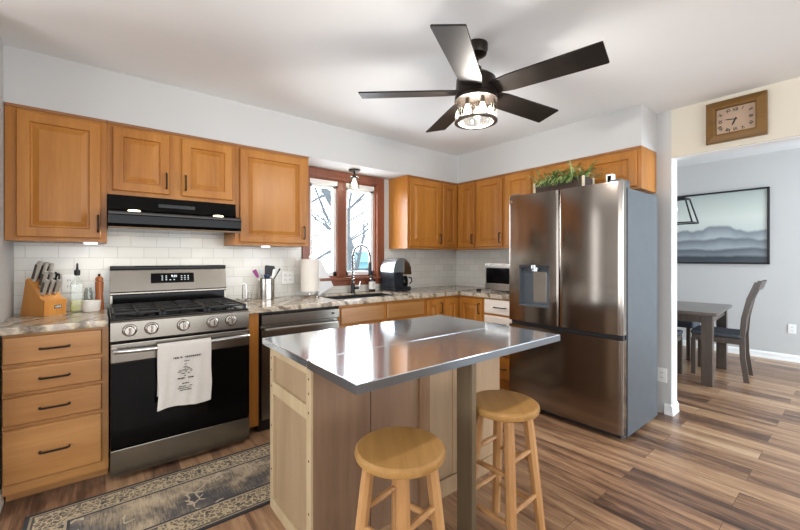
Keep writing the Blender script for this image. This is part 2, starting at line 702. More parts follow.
b.box(0, -4.7, 2.07, .12, YE, 2.59).box(0, -6.7, 0, .12, -4.7, 2.59)
struct('wall_header', b, M['wall_lit_warm'], smooth=False)  # one wall with wall_right; cream and grey stand for its light and shade
b = MB()
b.box(XL - .12, -.72, 0, XL, 0, ZC)
struct('wall_left', b, M['wall'], smooth=False)
b = MB()
b.box(-7.1, -6.7, 0, -7.0, .12, .4).box(-7.1, -6.7, 2.3, -7.0, .12, ZC).box(-7.1, -6.7, .4, -7.0, -4.5, 2.3).box(-7.1, -1.5, .4, -7.0, .12, 2.3)
struct('wall_far_left', b, M['wall'], smooth=False)
b = MB()
b.box(-7.0, 0, 0, -6.25, .12, ZC).box(-4.65, 0, 0, XL - .12, .12, ZC).box(-6.25, 0, 0, -4.65, .12, .3).box(-6.25, 0, 2.25, -4.65, .12, ZC)  # opening added for the lamp that brightens the fridge
struct('wall_far_back', b, M['wall'], smooth=False)
b = MB()
b.box(-7.0, -6.7, 0, -4.3, -6.6, ZC).box(-.9, -6.7, 0, 0, -6.6, ZC).box(-4.3, -6.7, 0, -.9, -6.6, .4).box(-4.3, -6.7, 2.3, -.9, -6.6, ZC)
b.box(.12, -6.7, 0, .4, -6.6, 2.59).box(2.6, -6.7, 0, 3.0, -6.6, 2.59).box(.4, -6.7, 2.4, 2.6, -6.6, 2.59).box(.4, -6.7, 0, 2.6, -6.6, .4)
struct('wall_rear', b, M['wall'], smooth=False)
b = MB()
b.box(3.0, -6.7, 0, 3.15, 1.1, 2.59)
struct('wall_dining', b, M['wall'], smooth=False)
b = MB()
b.box(.12, 1.0, 0, 3.0, 1.1, 2.59)
struct('wall_dining_back', b, M['wall'], smooth=False)
# soffits above the wall cabinets
b = MB()
b.box(XL, -.328, ZS, -.328, 0, ZC)
b.box(-.328, -2.233, ZS, 0, 0, ZC)
struct('wall_soffit', b, M['wall'], smooth=False)


def baseboard(name, pts, th=.014, h=.085):
    """pts: list of (x,y) with the room on the left side of travel"""
    b = MB()
    prof = [(0, 0), (th + .003, 0), (th + .003, .012), (th, .03), (th, h - .02), (th * .5, h - .005), (0, h)]
    for (xa, ya), (xb, yb) in zip(pts, pts[1:]):
        d = Vector((xb - xa, yb - ya, 0)).normalized()
        n = Vector((-d.y, d.x, 0))
        b.loft([[Vector((x, y, 0)) + n * p + Vector((0, 0, q)) for p, q in prof] for x, y in ((xa, ya), (xb, yb))])
    return struct(name, b, M['trim'], smooth=False)


baseboard('baseboard_right', [(0, -2.29), (0, YE)][::-1])
baseboard('baseboard_doorway', [(-.017, YE), (.137, YE)][::-1])
baseboard('baseboard_dining', [(3.0, -6.6), (3.0, 1.0)])
baseboard('baseboard_left', [(XL, -.545), (XL, -.737)], .03)
# opening: white corner bead down the end of the wall, and lining of the header
b = MB()
b.box(.018, YE - .006, .085, .122, YE, 2.07, .002)
b.box(.018, -4.7, 2.064, .122, YE, 2.07, .002)
struct('trim_1', b, M['trim'], smooth=False)

# tiled backsplash
b = MB()
b.box(XL, -.009, .915, -2.116, 0, 1.362).box(-3.549, -.009, 1.362, -2.785, 0, 1.455)
b.box(-2.116, -.009, .915, 0, 0, .985).box(-1.155, -.009, .985, 0, 0, 1.362)
struct('trim_2', b, M['tile_b'], smooth=False)
b = MB()
b.box(-.009, -1.36, .915, 0, -.009, 1.362)
struct('trim_3', b, M['tile_r'], smooth=False)

# ---- window over the sink
w1 = bpy.data.objects.new('window_1', None)
C.objects.link(w1)
w1['kind'] = 'structure'
b = MB()
for x0, x1, z0, z1 in ((-2.105, -2.03, 1.06, 2.13), (-1.255, -1.16, 1.06, 2.13), (-2.03, -1.255, 2.045, 2.13)):
    b.box(x0, -.022, z0, x1, -.001, z1, .004)
b.box(-2.115, -.05, 1.04, -1.155, -.001, 1.068, .005)
b.box(-2.10, -.018, .985, -1.175, -.001, 1.04, .004)
b.box(-2.045, .0, 1.068, -2.022, .11, 2.05).box(-1.27, .0, 1.068, -1.246, .11, 2.05).box(-2.045, .0, 1.065, -1.246, .11, 1.085).box(-2.045, 0, 2.03, -1.246, .11, 2.054)
obj('window_casing', b, M['casing'], w1)
b = MB()
b.box(-1.722, .0, 1.085, -1.625, .10, 2.03, .004)
obj('mullion', b, M['casing'], w1)
for x0, x1 in ((-2.022, -1.722), (-1.625, -1.27)):
    b = MB()
    b.box(x0, .03, 1.085, x0 + .035, .07, 2.03).box(x1 - .035, .03, 1.085, x1, .07, 2.03).box(x0, .03, 1.085, x1, .07, 1.125).box(x0, .03, 1.96, x1, .07, 2.03)
    s_ = obj('sash', b, M['trim'], w1)
    b = MB()
    b.box(x0 + .03, .048, 1.12, x1 - .03, .052, 1.965)
    obj('pane', b, M['pane'], s_)
b = MB()
b.box(-2.02, .005, 1.985, -1.275, .028, 2.03, .004)
obj('shade_rail', b, M['plastic'], w1)
b = MB()
b.box(-1.955, .026, 1.125, -1.949, .03, 1.965)
obj('screen_bar', b, M['handle'], w1)

# ---- outside: snowy yard, bare trees, hedge, shed
b = MB()
b.box(-14, .6, -.5, 22, 40, -.4)
struct('ground', b, M['snow'], smooth=False)


def tree(x, y, h, r, seed, label):
    rnd = random.Random(seed)
    b = MB()

    def grow(p, d, L, r, lv):
        pts, rs = [p], [r]
        q = p.copy()
        dd = d.copy()
        n = 5
        for i in range(n):
            dd = (dd + Vector((rnd.uniform(-.22, .22), rnd.uniform(-.22, .22), rnd.uniform(-.05, .16)))).normalized()
            q = q + dd * L / n
            pts.append(q.copy())
            rs.append(r * (1 - .6 * (i + 1) / n))
        b.tube(pts, rs, 6 if lv else 9)
        if lv < 3:
            for k in range(4 if lv else 7):
                i = rnd.randint(1, n)
                a = rnd.uniform(0, 2 * math.pi)
                nd = (dd * .5 + Vector((math.cos(a), math.sin(a), rnd.uniform(-.1, .5)))).normalized()
                grow(pts[i], nd, L * rnd.uniform(.42, .62), rs[i] * .55, lv + 1)
    grow(Vector((x, y, -.42)), Vector((.03, 0, 1)), h, r, 0)
    solo('bare_tree', b, M['bark'], label, 'tree', 'trees outside the window')


tree(2.35, 6.2, 5.0, .15, 3, 'bare winter tree seen through the right window pane')
tree(4.3, 13.5, 7.0, .17, 11, 'bare winter tree seen through the left window pane')
tree(13.0, 24.0, 8.0, .2, 21, 'smaller bare tree farthest from the window')
b = MB()
b.box(8.4, 17.0, -.42, 12.0, 19.0, 1.0).prism([(16.8, 1.0), (19.2, 1.0), (18.0, 1.7)], 'x', 8.3, 12.1)
solo('garden_shed', b, M['teal'], 'pale teal garden shed beyond the window', 'shed', smooth=False)


# ------------------------------------------------------------------ cabinets
DOOR = [(0, 0), (0, .016), (.005, .021), (.055, .021), (.060, .009), (.067, .009), (.094, .019)]
SLAB = [(0, 0), (0, .012), (.006, .02), (.012, .021)]


def place(side, a0, a1):
    """(origin u0, U, W): 'b' faces -y (u runs +x), 'r' faces -x (u runs -y)"""
    if side == 'b':
        return a0, Vector((1, 0, 0)), Vector((0, -1, 0))
    return a0, Vector((0, -1, 0)), Vector((-1, 0, 0))


def pull(side, u, z, face, vertical=True, L=.10, thick=.0055):
    """bronze bar pull standing off a face; u is x on the back run, y on the right run"""
    b = MB()
    Wn = Vector((0, -1, 0)) if side == 'b' else Vector((-1, 0, 0))
    c = Vector((u, face, z)) if side == 'b' else Vector((face, u, z))
    al = Vector((0, 0, 1)) if vertical else (Vector((1, 0, 0)) if side == 'b' else Vector((0, 1, 0)))
    h = L / 2
    pts = [c - al * h, c - al * h + Wn * .020, c - al * (h - .008) + Wn * .028, c + al * (h - .008) + Wn * .028, c + al * h + Wn * .020, c + al * h]
    b.tube(pts, thick, 8)
    return b


def door(side, a0, a1, z0, z1, face, mat, parent, hpos=None, hz='low', prof=DOOR):
    b = MB()
    O = Vector((a0, face, z0)) if side == 'b' else Vector((face, a0, z0))
    _, U, Wn = place(side, a0, a1)
    b.panel(O, U, Wn, abs(a1 - a0), z1 - z0, prof)
    d = obj('door', b, mat, parent, ang=20)
    if hpos is not None:
        z = z0 + .09 if hz == 'low' else z1 - .09
        obj('handle', pull(side, hpos, z, face + (-.021)), M['handle'], d)
    return d


def drawer(side, a0, a1, z0, z1, face, mat, parent, handle=True, name='drawer', L=.11):
    b = MB()
    O = Vector((a0, face, z0)) if side == 'b' else Vector((face, a0, z0))
    _, U, Wn = place(side, a0, a1)
    b.panel(O, U, Wn, abs(a1 - a0), z1 - z0, SLAB)
    d = obj(name, b, mat, parent, ang=20)
    if handle:
        obj('handle', pull(side, (a0 + a1) / 2, (z0 + z1) / 2, face - .021, False, L), M['handle'], d)
    return d


G1 = 'maple wall cabinets'
FB = -.326          # face of the wall cabinets
ZB = 1.363


def upper(label, x0, x1, z0, side='b', inner=0.0):
    loc = ((x0 + x1) / 2, -.16, z0) if side == 'b' else (-.16, (x0 + x1) / 2, z0)
    t = thing('wall_cabinet', label, 'cabinet', loc, group=G1)
    b = MB()
    if side == 'b':
        b.box(x0 + .0006, FB, z0, x1 - .0006, -.001, ZS - .001, .001)
    else:
        b.box(FB, x0 - .0006, z0, -.001, x1 + .0006, ZS - .001, .001)
    obj('body', b, M['maple'], t)
    b = MB()
    if side == 'b':
        b.box(x0 + .001, FB - .010, ZS - .019, x1 - .001, FB, ZS - .001, .003)
    else:
        b.box(FB - .010, x0 - .001, ZS - .019, FB, x1 + .001, ZS - .001, .003)
    obj('top_molding', b, M['maple_edge'], t)
    return t


t = upper('maple wall cabinet with one wide door, left of the range hood', XL + .003, -3.549, ZB)
door('b', -3.952, -3.578, ZB + .022, 2.098, FB, M['maple'], t, -3.592)
t = upper('short two-door maple wall cabinet above the black range hood', -3.549, -2.785, 1.667)
door('b', -3.522, -3.21, 1.695, 2.098, FB, M['maple'], t, -3.232)
door('b', -3.14, -2.805, 1.695, 2.098, FB, M['maple'], t, -3.118)
t = upper('maple wall cabinet with one wide door, between range hood and window', -2.785, -2.187, ZB)
door('b', -2.752, -2.222, ZB + .022, 2.098, FB, M['maple'], t, -2.24)
t = upper('maple wall cabinet with bare side panel, right of the window', -1.085, -.59, ZB)
door('b', -1.062, -.612, ZB + .022, 2.098, FB, M['maple'], t, -.635)
# corner cabinet, L shaped
t = thing('wall_cabinet', 'corner maple wall cabinet with two narrow doors meeting at the inside corner', 'cabinet', (-.2, -.2, ZB), group=G1)
b = MB()
b.prism([(-.589, -.001), (-.001, -.001), (-.001, -.605), (FB, -.605), (FB, FB), (-.589, FB)], 'z', ZB, ZS - .001)
obj('body', b, M['maple'], t, smooth=False)
b = MB()
b.prism([(-.589, FB), (FB, FB), (FB, -.605), (FB - .01, -.605), (FB - .01, FB - .01), (-.589, FB - .01)], 'z', ZS - .019, ZS - .001)
obj('top_molding', b, M['maple_edge'], t, smooth=False)
door('b', -.572, -.352, ZB + .022, 2.098, FB, M['maple'], t)
door('r', -.352, -.592, ZB + .022, 2.098, FB, M['maple'], t, -.572)
t = upper('maple wall cabinet just right of the corner cabinet, above the microwave', -.606, -.98, ZB, 'r')
door('r', -.622, -.962, ZB + .022, 2.098, FB, M['maple'], t, -.942)
t = upper('narrow maple wall cabinet partly hidden by the left side of the fridge', -.981, -1.31, ZB, 'r')
door('r', -1.0, -1.295, ZB + .022, 2.098, FB, M['maple'], t, -1.275)
t = upper('low wide maple wall cabinet above the fridge behind the fern', -1.311, -2.233, 1.80, 'r')
door('r', -1.335, -1.755, 1.822, 2.098, FB, M['maple'], t)
door('r', -1.79, -2.205, 1.822, 2.098, FB, M['maple'], t)

# ---- base cabinets
FY = -.61
t = thing('base_cabinet', 'maple base cabinet of four drawers left of the stove', 'cabinet', (-3.76, -.3, 0), group='maple base cabinets')
b = MB()
b.box(XL + .034, FY, .06, -3.545, -.001, .874, .001)
b.box(XL + .037, -.54, 0, -3.547, -.01, .06)
obj('body', b, M['maple_h'], t)
for z0, z1 in ((.722, .862), (.572, .704), (.410, .555), (.115, .392)):
    drawer('b', -3.966, -3.574, z0, z1, FY, M['maple_h'], t, L=.115)
b = MB()
b.box(-2.779, FY - .004, .07, -2.702, -.01, .874, .002)
solo('filler_panel', b, M['maple'], 'narrow upright maple strip between stove and dishwasher', 'panel')
t = thing('base_cabinet', 'sink base cabinet with two false drawer fronts under the window', 'cabinet', (-1.58, -.3, 0), group='maple base cabinets')
b = MB()
b.box(-2.053, FY, .10, -1.103, FY + .02, .874, .001)
b.box(-2.053, FY + .02, .10, -2.043, -.02, .874).box(-1.113, FY + .02, .10, -1.103, -.02, .874).box(-2.053, FY + .02, .10, -1.103, -.02, .12)
b.box(-2.05, -.54, 0, -1.106, -.5, .10)
obj('body', b, M['maple'], t)
drawer('b', -2.040, -1.605, .715, .852, FY, M['maple_h'], t, False, 'false_front')
drawer('b', -1.570, -1.120, .715, .852, FY, M['maple_h'], t, False, 'false_front')
door('b', -2.040, -1.605, .125, .69, FY, M['maple'], t, -1.625, 'high')
door('b', -1.570, -1.120, .125, .69, FY, M['maple'], t, -1.55, 'high')
t = thing('base_cabinet', 'narrow one-door maple base cabinet between sink base and corner', 'cabinet', (-.97, -.3, 0), group='maple base cabinets')
b = MB()
b.box(-1.101, FY, .10, -.862, -.01, .874, .001).box(-1.10, -.54, 0, -.863, -.05, .10)
obj('body', b, M['maple'], t)
door('b', -1.083, -.885, .125, .852, FY, M['maple'], t, -.902, 'high')
t = thing('base_cabinet', 'corner maple base cabinet with two doors meeting at the inside corner', 'cabinet', (-.4, -.4, 0), group='maple base cabinets')
b = MB()
b.prism([(-.861, -.01), (-.01, -.01), (-.01, -.945), (FY, -.945), (FY, FY), (-.861, FY)], 'z', .10, .874)
b.prism([(-.86, -.05), (-.05, -.05), (-.05, -.944), (-.54, -.944), (-.54, -.54), (-.86, -.54)], 'z', 0, .10)
obj('body', b, M['maple'], t, smooth=False)
door('b', -.838, -.635, .125, .852, FY, M['maple'], t)
door('r', -.635, -.928, .125, .852, FY, M['maple'], t, -.905, 'high')
t = thing('base_cabinet', 'maple drawer base cabinet beside the fridge under the microwave, upper drawers paled for glare', 'cabinet', (-.3, -1.15, 0), group='maple base cabinets')
b = MB()
b.box(FY, -.946, .10, -.01, -1.36, .874, .001).box(-.54, -.947, 0, -.05, -1.358, .10)
obj('body', b, M['maple'], t)
drawer('r', -.958, -1.345, .725, .862, FY, M['maple_glare'], t, L=.13)
drawer('r', -.958, -1.345, .575, .705, FY, M['maple_glare'], t, L=.13)
drawer('r', -.958, -1.345, .345, .555, FY, M['maple'], t, L=.13)
drawer('r', -.958, -1.345, .125, .325, FY, M['maple'], t, L=.13)

# ---- worktops
b = MB()
b.box(XL + .001, -.646, .876, -3.544, -.010, .914, .006)
solo('worktop', b, M['granite'], 'short brown-veined granite worktop left of the stove', 'worktop')
SX0, SX1, SY0, SY1 = -2.03, -1.31, -.53, -.15
b = MB()
b.box(-2.782, -.646, .876, SX0, -.010, .914, .004).box(SX1, -.646, .876, -.010, -.010, .914, .004)
b.box(SX0 - .004, -.646, .876, SX1 + .004, SY0, .914, .004).box(SX0 - .004, SY1, .876, SX1 + .004, -.010, .914, .004)
b.box(-.646, -1.362, .876, -.010, -.60, .914, .004)
solo('worktop', b, M['granite'], 'long L-shaped granite worktop from the stove round the corner to the fridge', 'worktop')
b = MB()
b.box(SX0, SY0, .70, SX1, SY1, .704).box(SX0, SY0, .70, SX0 + .004, SY1, .90).box(SX1 - .004, SY0, .70, SX1, SY1, .90)
b.box(SX0, SY0, .70, SX1, SY0 + .004, .90).box(SX0, SY1 - .004, .70, SX1, SY1, .90)
b.box(-1.675, SY0, .70, -1.665, SY1, .85)
solo('sink', b, M['sink'], 'dark undermount kitchen sink below the window', 'sink')

# ---- dishwasher
t = thing('dishwasher', 'stainless steel dishwasher between stove and sink', 'dishwasher', (-2.37, -.3, 0))
b = MB()
b.box(-2.698, -.575, .03, -2.057, -.02, .872, .002)
obj('body', b, M['black_matte'], t)
b = MB()
b.prism([(-.578, .10), (-.625, .104), (-.628, .70), (-.628, .745), (-.600, .755), (-.600, .775), (-.630, .785), (-.630, .850), (-.622, .858), (-.578, .858)], 'x', -2.683, -2.060)
d = obj('door_panel', b, M['steel_h'], t)
b = MB()
b.tube([(-2.66, -.632, .752), (-2.66, -.652, .752), (-2.64, -.66, .752), (-2.10, -.66, .752), (-2.08, -.652, .752), (-2.08, -.632, .752)], .009, 8)
obj('handle', b, M['steel'], d)
b = MB()
b.box(-2.13, -.6315, .812, -2.105, -.629, .826)
obj('badge', b, M['ink'], d)
b = MB()
b.box(-2.69, -.56, .0, -2.06, -.545, .09)
obj('kick_plate', b, M['black_matte'], t)

# ------------------------------------------------------------------ range hood
t = thing('range_hood', 'black under-cabinet range hood above the stove', 'range hood', (-3.167, -.25, 1.45))
hp = [(-.011, 1.665), (-.355, 1.665), (-.365, 1.575), (-.455, 1.555), (-.492, 1.54), (-.502, 1.525), (-.502, 1.475), (-.49, 1.455), (-.45, 1.448), (-.011, 1.448)]
b = MB()
b.prism(hp, 'x', -3.546, -2.788)
obj('housing', b, M['black'], t, smooth=False)
b = MB()
b.box(-3.546, -.504, 1.528, -2.788, -.46, 1.548, .004)
obj('lip', b, plain('hood_lip', '#2a2522', .3, .4), t)
b = MB()
b.box(-3.55 + .006, -.500, 1.444, -2.79, -.482, 1.456, .004)
obj('front_strip', b, plain('hood_strip', '#6f5a44', .35, .5), t)
for x in (-3.415, -2.925):
    b = MB()
    b.lathe([(.001, 0), (.03, .002), (.034, .008), (.030, .012), (.001, .016)], (x, -.43, 1.553), 20)
    lp = obj('lamp_lens', b, M['lens'], t)
for x in (-3.415, -2.925):
    area('hood_lamp', (x, -.36, 1.44), (x, -.30, 0), .06, .05, 0.9, (1.0, .82, .56))
b = MB()
b.box(-3.28, -.366, 1.60, -3.06, -.355, 1.625, .003)
obj('switch_panel', b, M['black_matte'], t)

# ------------------------------------------------------------------ stove
SX, SW = -3.540, .755
t = thing('gas_stove', 'stainless gas range with black oven window and five knobs', 'stove', (SX + SW / 2, -.33, 0))
x0, x1 = SX + .002, SX + SW - .002
b = MB()
b.box(x0, -.63, .03, x1, -.03, .90, .002)
for sx_ in (x0 + .04, x1 - .04):
    for sy_ in (-.58, -.08):
        b.cyl((sx_, sy_, 0), (sx_, sy_, .03), .018)
obj('body', b, M['black_matte'], t)
b = MB()
b.prism([(-.60, .787), (-.672, .787), (-.678, .793), (-.676, .896), (-.663, .906), (-.60, .906)], 'x', x0, x1)
cp = obj('control_panel', b, M['steel_h'], t, smooth=False)
for kx in (-3.450, -3.345, -3.180, -3.014, -2.902):
    b = MB()
    ax_ = Vector((0, -1, 0))
    c0 = Vector((kx, -.677, .848))
    b.lathe([(.033, 0), (.033, .004), (.027, .006), (.026, .026), (.023, .030), (.001, .030)], c0, 24, ax_)
    kn = obj('knob', b, M['steel'], cp)
    b = MB()
    b.box(kx - .005, -.718, .848 - .023, kx + .005, -.700, .848 + .023, .002)
    obj('knob_grip', b, M['chrome'], kn)
    b = MB()
    b.lathe([(.036, 0), (.036, .002), (.001, .002)], c0, 24, ax_)
    obj('knob_ring', b, M['black'], kn)
b = MB()
b.box(x0, -.69, .188, x1, -.632, .672, .004)
od = obj('oven_door', b, M['black'], t)
b = MB()
b.box(x0, -.694, .672, x1, -.632, .779, .005)
obj('door_top_band', b, M['steel_h'], od)
b = MB()
hpts = []
for k in range(17):
    f_ = k / 16
    hpts.append((x0 + .02 + (x1 - x0 - .04) * f_, -.728 - .012 * math.sin(math.pi * f_), .742 - .004 * math.sin(math.pi * f_)))
b.tube([(hpts[0][0], -.692, .742)] + hpts + [(hpts[-1][0], -.692, .742)], .0135, 12)
obj('handle', b, M['chrome'], od)
b = MB()
b.box(x0, -.69, .03, x1, -.632, .181, .004)
obj('warming_drawer', b, M['steel_h'], t)
b = MB()
b.box(x0, -.655, .900, x1, -.10, .918, .004)
ct = obj('cooktop', b, M['black'], t)
for bx, by, br_ in ((-3.40, -.50, .05), (-3.40, -.23, .04), (-3.163, -.37, .055), (-2.93, -.50, .045), (-2.93, -.23, .04)):
    b = MB()
    b.lathe([(br_ + .012, 0), (br_ + .012, .006), (br_, .008), (br_, .014), (br_ - .01, .018), (.001, .018)], (bx, by, .918), 24)
    obj('burner', b, M['black_iron'], ct)
for gx0, gx1 in ((-3.530, -3.288), (-3.284, -3.042), (-3.038, -2.796)):
    b = MB()
    zt = .948
    for gx in (gx0 + .006, gx1 - .006):
        b.box(gx - .006, -.645, zt - .012, gx + .006, -.115, zt, .002)
    for gy in (-.639, -.50, -.37, -.24, -.121):
        b.box(gx0, gy - .006, zt - .012, gx1, gy + .006, zt, .002)
    mx = (gx0 + gx1) / 2
    b.box(mx - .006, -.645, zt - .014, mx + .006, -.115, zt - .001, .002)
    for gx in (gx0 + .008, gx1 - .008):
        for gy in (-.637, -.123):
            b.box(gx - .007, gy - .007, .918, gx + .007, gy + .007, zt - .005)
    obj('grate', b, M['black_iron'], ct)
b = MB()
b.prism([(-.030, .90), (-.105, .90), (-.105, 1.005), (-.098, 1.012), (-.098, 1.02), (-.115, 1.03), (-.085, 1.178), (-.03, 1.178)], 'x', x0 + .006, x1 - .006)
bgd = obj('back_panel', b, M['steel_h'], t, smooth=False)
b = MB()
b.box(x0 + .02, -.110, .935, x1 - .02, -.10, 1.008, .002)
obj('vent_band', b, M['black'], bgd)
b = MB()
b.box(x0 + .006, -.098, 1.178, x1 - .006, -.028, 1.208, .006)
obj('top_cap', b, M['black'], bgd)
sl = Matrix.Rotation(math.radians(90) - math.atan2(.03, .148), 4, 'X')
disp_c = Vector((-3.160, -.1005, 1.117))
b = MB()
b.box(-.138, -.036, -.002, .138, .036, .003, .003, M=Matrix.Translation(disp_c) @ sl)
dp = obj('display', b, M['black'], bgd)
b = MB()
b.text('9:01', .024, Matrix.Translation(disp_c) @ sl @ Matrix.Translation((.008, .011, .0036)))
for k in range(4):
    for r_ in range(3):
        if (k, r_) in ((2, 1), (2, 0), (3, 0), (3, 1)):
            continue
        b.box(-.073 + k * .025, .012 - r_ * .014, .003, -.064 + k * .025, .015 - r_ * .014, .0038, M=Matrix.Translation(disp_c) @ sl)
for k in range(3):
    for r_ in range(3):
        b.box(.050 + k * .022, .012 - r_ * .014, .003, .059 + k * .022, .015 - r_ * .014, .0038, M=Matrix.Translation(disp_c) @ sl)
obj('display_characters', b, M['digits'], dp)

# towel over the oven handle
t = thing('dish_towel', 'white printed dish towel hanging over the oven door handle', 'towel', (-3.18, -.745, .37))
b = MB()
nx, path = 24, []
for k in range(9):
    path.append((-.7225 + .003 - .0, .45 + (.742 - .45) * k / 8))
for k in range(1, 8):
    a = math.pi * k / 8
    path.append((-.7405 + .0195 * math.cos(a), .744 + .0195 * math.sin(a)))
for k in range(19):
    path.append((-.760, .742 - (.742 - .385) * k / 18))
rows = []
for i in range(nx + 1):
    u = i / nx
    X_ = -3.322 + .282 * u
    row = []
    for j, (y_, z_) in enumerate(path):
        dn = max(0, (.742 - z_)) / .36
        wv_ = .005 * dn * math.sin(u * 9 + 1.0) + .003 * dn * math.sin(u * 21 + j * .2)
        zz = z_
        if j > 15:
            zz = z_ - dn * (.006 * (1 - u) - .008 * math.sin(u * 6.0))
            y2 = y_ - abs(wv_) - .001 - .004 * dn
        else:
            y2 = y_ + 0.0 * wv_
            y2 = max(y2, -.7215) if j < 8 else y2
        row.append(Vector((X_ + .004 * dn * math.sin(j * .5), y2, zz)))
    rows.append(row)
vs = [[b.bm.verts.new(p) for p in r] for r in rows]
for i in range(nx):
    for j in range(len(path) - 1):
        b.bm.faces.new((vs[i][j], vs[i + 1][j], vs[i + 1][j + 1], vs[i][j + 1]))
bmesh.ops.recalc_face_normals(b.bm, faces=b.bm.faces[:])
bmesh.ops.solidify(b.bm, geom=b.bm.faces[:], thickness=.0025)
cl = obj('cloth', b, M['towel'], t, ang=80)
b = MB()
rnd = random.Random(4)


def words(zc, half, h, n, gap=.35):
    """a printed line of small illegible glyph strokes"""
    x = -half
    while x < half:
        wl = rnd.uniform(.004, .009) if n else rnd.uniform(.01, .02)
        if rnd.random() > gap * .5:
            b.box(-3.182 + x, -.7715, zc - h / 2 + rnd.uniform(-.0008, .0008), -3.182 + min(x + wl, half), -.7690, zc + h / 2)
        x += wl + (.0035 if n else .002)


words(.672, .082, .0085, 1, .5)
words(.647, .020, .0045, 0)
for zc, hf in ((.628, .006), (.612, .012), (.603, .026), (.594, .034), (.585, .040), (.574, .022), (.560, .010)):
    words(zc, hf, .0028, 0)
words(.546, .042, .0055, 0, .1)
words(.515, .018, .004, 0)
for zc, hf in ((.497, .036), (.486, .042), (.475, .030)):
    words(zc, hf, .0035, 0)
obj('printed_lines', b, M['ink'], cl, smooth=False)

# ------------------------------------------------------------------ fridge
t = thing('refrigerator', 'tall stainless french door refrigerator with water dispenser', 'refrigerator', (-.45, -1.835, 0))
FXF, FY0, FY1 = -.83, -1.379, -2.286
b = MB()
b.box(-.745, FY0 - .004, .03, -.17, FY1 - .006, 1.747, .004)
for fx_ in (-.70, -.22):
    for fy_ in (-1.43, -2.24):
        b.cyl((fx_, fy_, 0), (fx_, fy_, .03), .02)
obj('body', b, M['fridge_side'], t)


def front(y, ya, yb, bul=.010, rad=.014):
    """x of a gently bowed door front at y between ya and yb"""
    s_ = (y - ya) / (yb - ya)
    x = FXF + bul * (2 * s_ - 1) ** 2
    e = min(abs(y - ya), abs(y - yb))
    if e < rad:
        x += rad - math.sqrt(max(0, rad * rad - (rad - e) ** 2))
    return x


def door_mesh(b, ya, yb, z0, z1, lim=None, A=None, B=None):
    """prism of the bowed profile from ya to yb"""
    A = ya if A is None else A
    B = yb if B is None else B
    n = 26
    ys = [ya + (yb - ya) * k / n for k in range(n + 1)]
    ys += [A + (B - A) * .0004, A + (B - A) * .005, A + (B - A) * .012, B - (B - A) * .0004, B - (B - A) * .005, B - (B - A) * .012]
    ys = sorted(set(y for y in ys if min(ya, yb) - 1e-9 <= y <= max(ya, yb) + 1e-9), reverse=True)
    poly = [(front(y, A, B), y) for y in ys] + [(-.752, ys[-1]), (-.752, ys[0])]
    b.prism(poly, 'z', z0, z1)


YM = -1.832
DY0, DY1, DZ0, DZ1 = -1.488, -1.758, .868, 1.207
b = MB()
door_mesh(b, FY0, DY0, .735, 1.79, A=FY0, B=YM + .003)
door_mesh(b, DY1, YM + .003, .735, 1.79, A=FY0, B=YM + .003)
door_mesh(b, DY0, DY1, DZ1, 1.79, A=FY0, B=YM + .003)
door_mesh(b, DY0, DY1, .735, DZ0, A=FY0, B=YM + .003)
ld = obj('door', b, M['fridge'], t, ang=30, label='left fridge door with dispenser recess')
xr = -.765
b = MB()
b.box(xr, DY0, DZ0, xr + .01, DY1, DZ1)
b.box(FXF + .006, DY0, DZ0, xr, DY0 - .006, DZ1).box(FXF + .006, DY1 + .006, DZ0, xr, DY1, DZ1).box(FXF + .006, DY0, DZ1 - .006, xr, DY1, DZ1)
b.box(FXF - .004, DY0, DZ0, xr, DY1, DZ0 + .012, .002)
ds = obj('dispenser', b, plain('dispenser_grey', '#5a6066', .35, .4), ld)
b = MB()
b.box(xr - .004, -1.585, .90, xr, -1.70, 1.15, .002)
obj('paddle', b, M['steel'], ds)
b = MB()
b.lathe([(.034, 0), (.034, .03), (.026, .034), (.026, .05), (.001, .05)], (-.800, -1.62, 1.205), 20, (0, 0, -1))
obj('spout', b, M['silver'], ds)
b = MB()
b.box(FXF + .004, DY0, 1.185, xr, DY1, DZ1 - .0005)
obj('spout_housing', b, M['black_matte'], ds)
b = MB()
b.lathe([(.011, 0), (.011, .002), (.001, .0022)], (front(-1.412, FY0, YM + .003) + .0005, -1.412, 1.745), 20, (-1, 0, 0))
b.text('LG', .022, Matrix.Translation((FXF + .0075, -1.427, 1.745)) @ Matrix(((0, 0, -1, 0), (-1, 0, 0, 0), (0, 1, 0, 0), (0, 0, 0, 1))), align='LEFT')
obj('emblem', b, M['chrome'], ld, label='small chrome maker emblem')
b = MB()
door_mesh(b, YM - .003, FY1, .735, 1.79)
obj('door', b, M['fridge'], t, ang=30, label='right fridge door without dispenser')
b = MB()
door_mesh(b, FY0, FY1, .055, .700)
obj('freezer_drawer', b, M['fridge'], t, ang=30)
b = MB()
b.box(-.790, FY0 - .01, .700, -.752, FY1 + .01, .735)
obj('drawer_gap', b, M['black_matte'], t)
b = MB()
b.box(-.752, FY0 - .004, .06, -.745, FY1 + .004, 1.78)
obj('door_gasket', b, M['black_matte'], t)
for yy in (FY0 - .05, FY1 + .05):
    b = MB()
    b.box(-.81, yy - .04, 1.7905, -.66, yy + .04, 1.806, .005).box(-.745, yy - .035, 1.747, -.66, yy + .035, 1.7955)
    obj('hinge_cover', b, M['fridge_side'], t)
b = MB()
b.box(-.80, FY0 - .02, .025, -.745, FY1 + .02, .05)
obj('toe_grille', b, M['black_matte'], t)

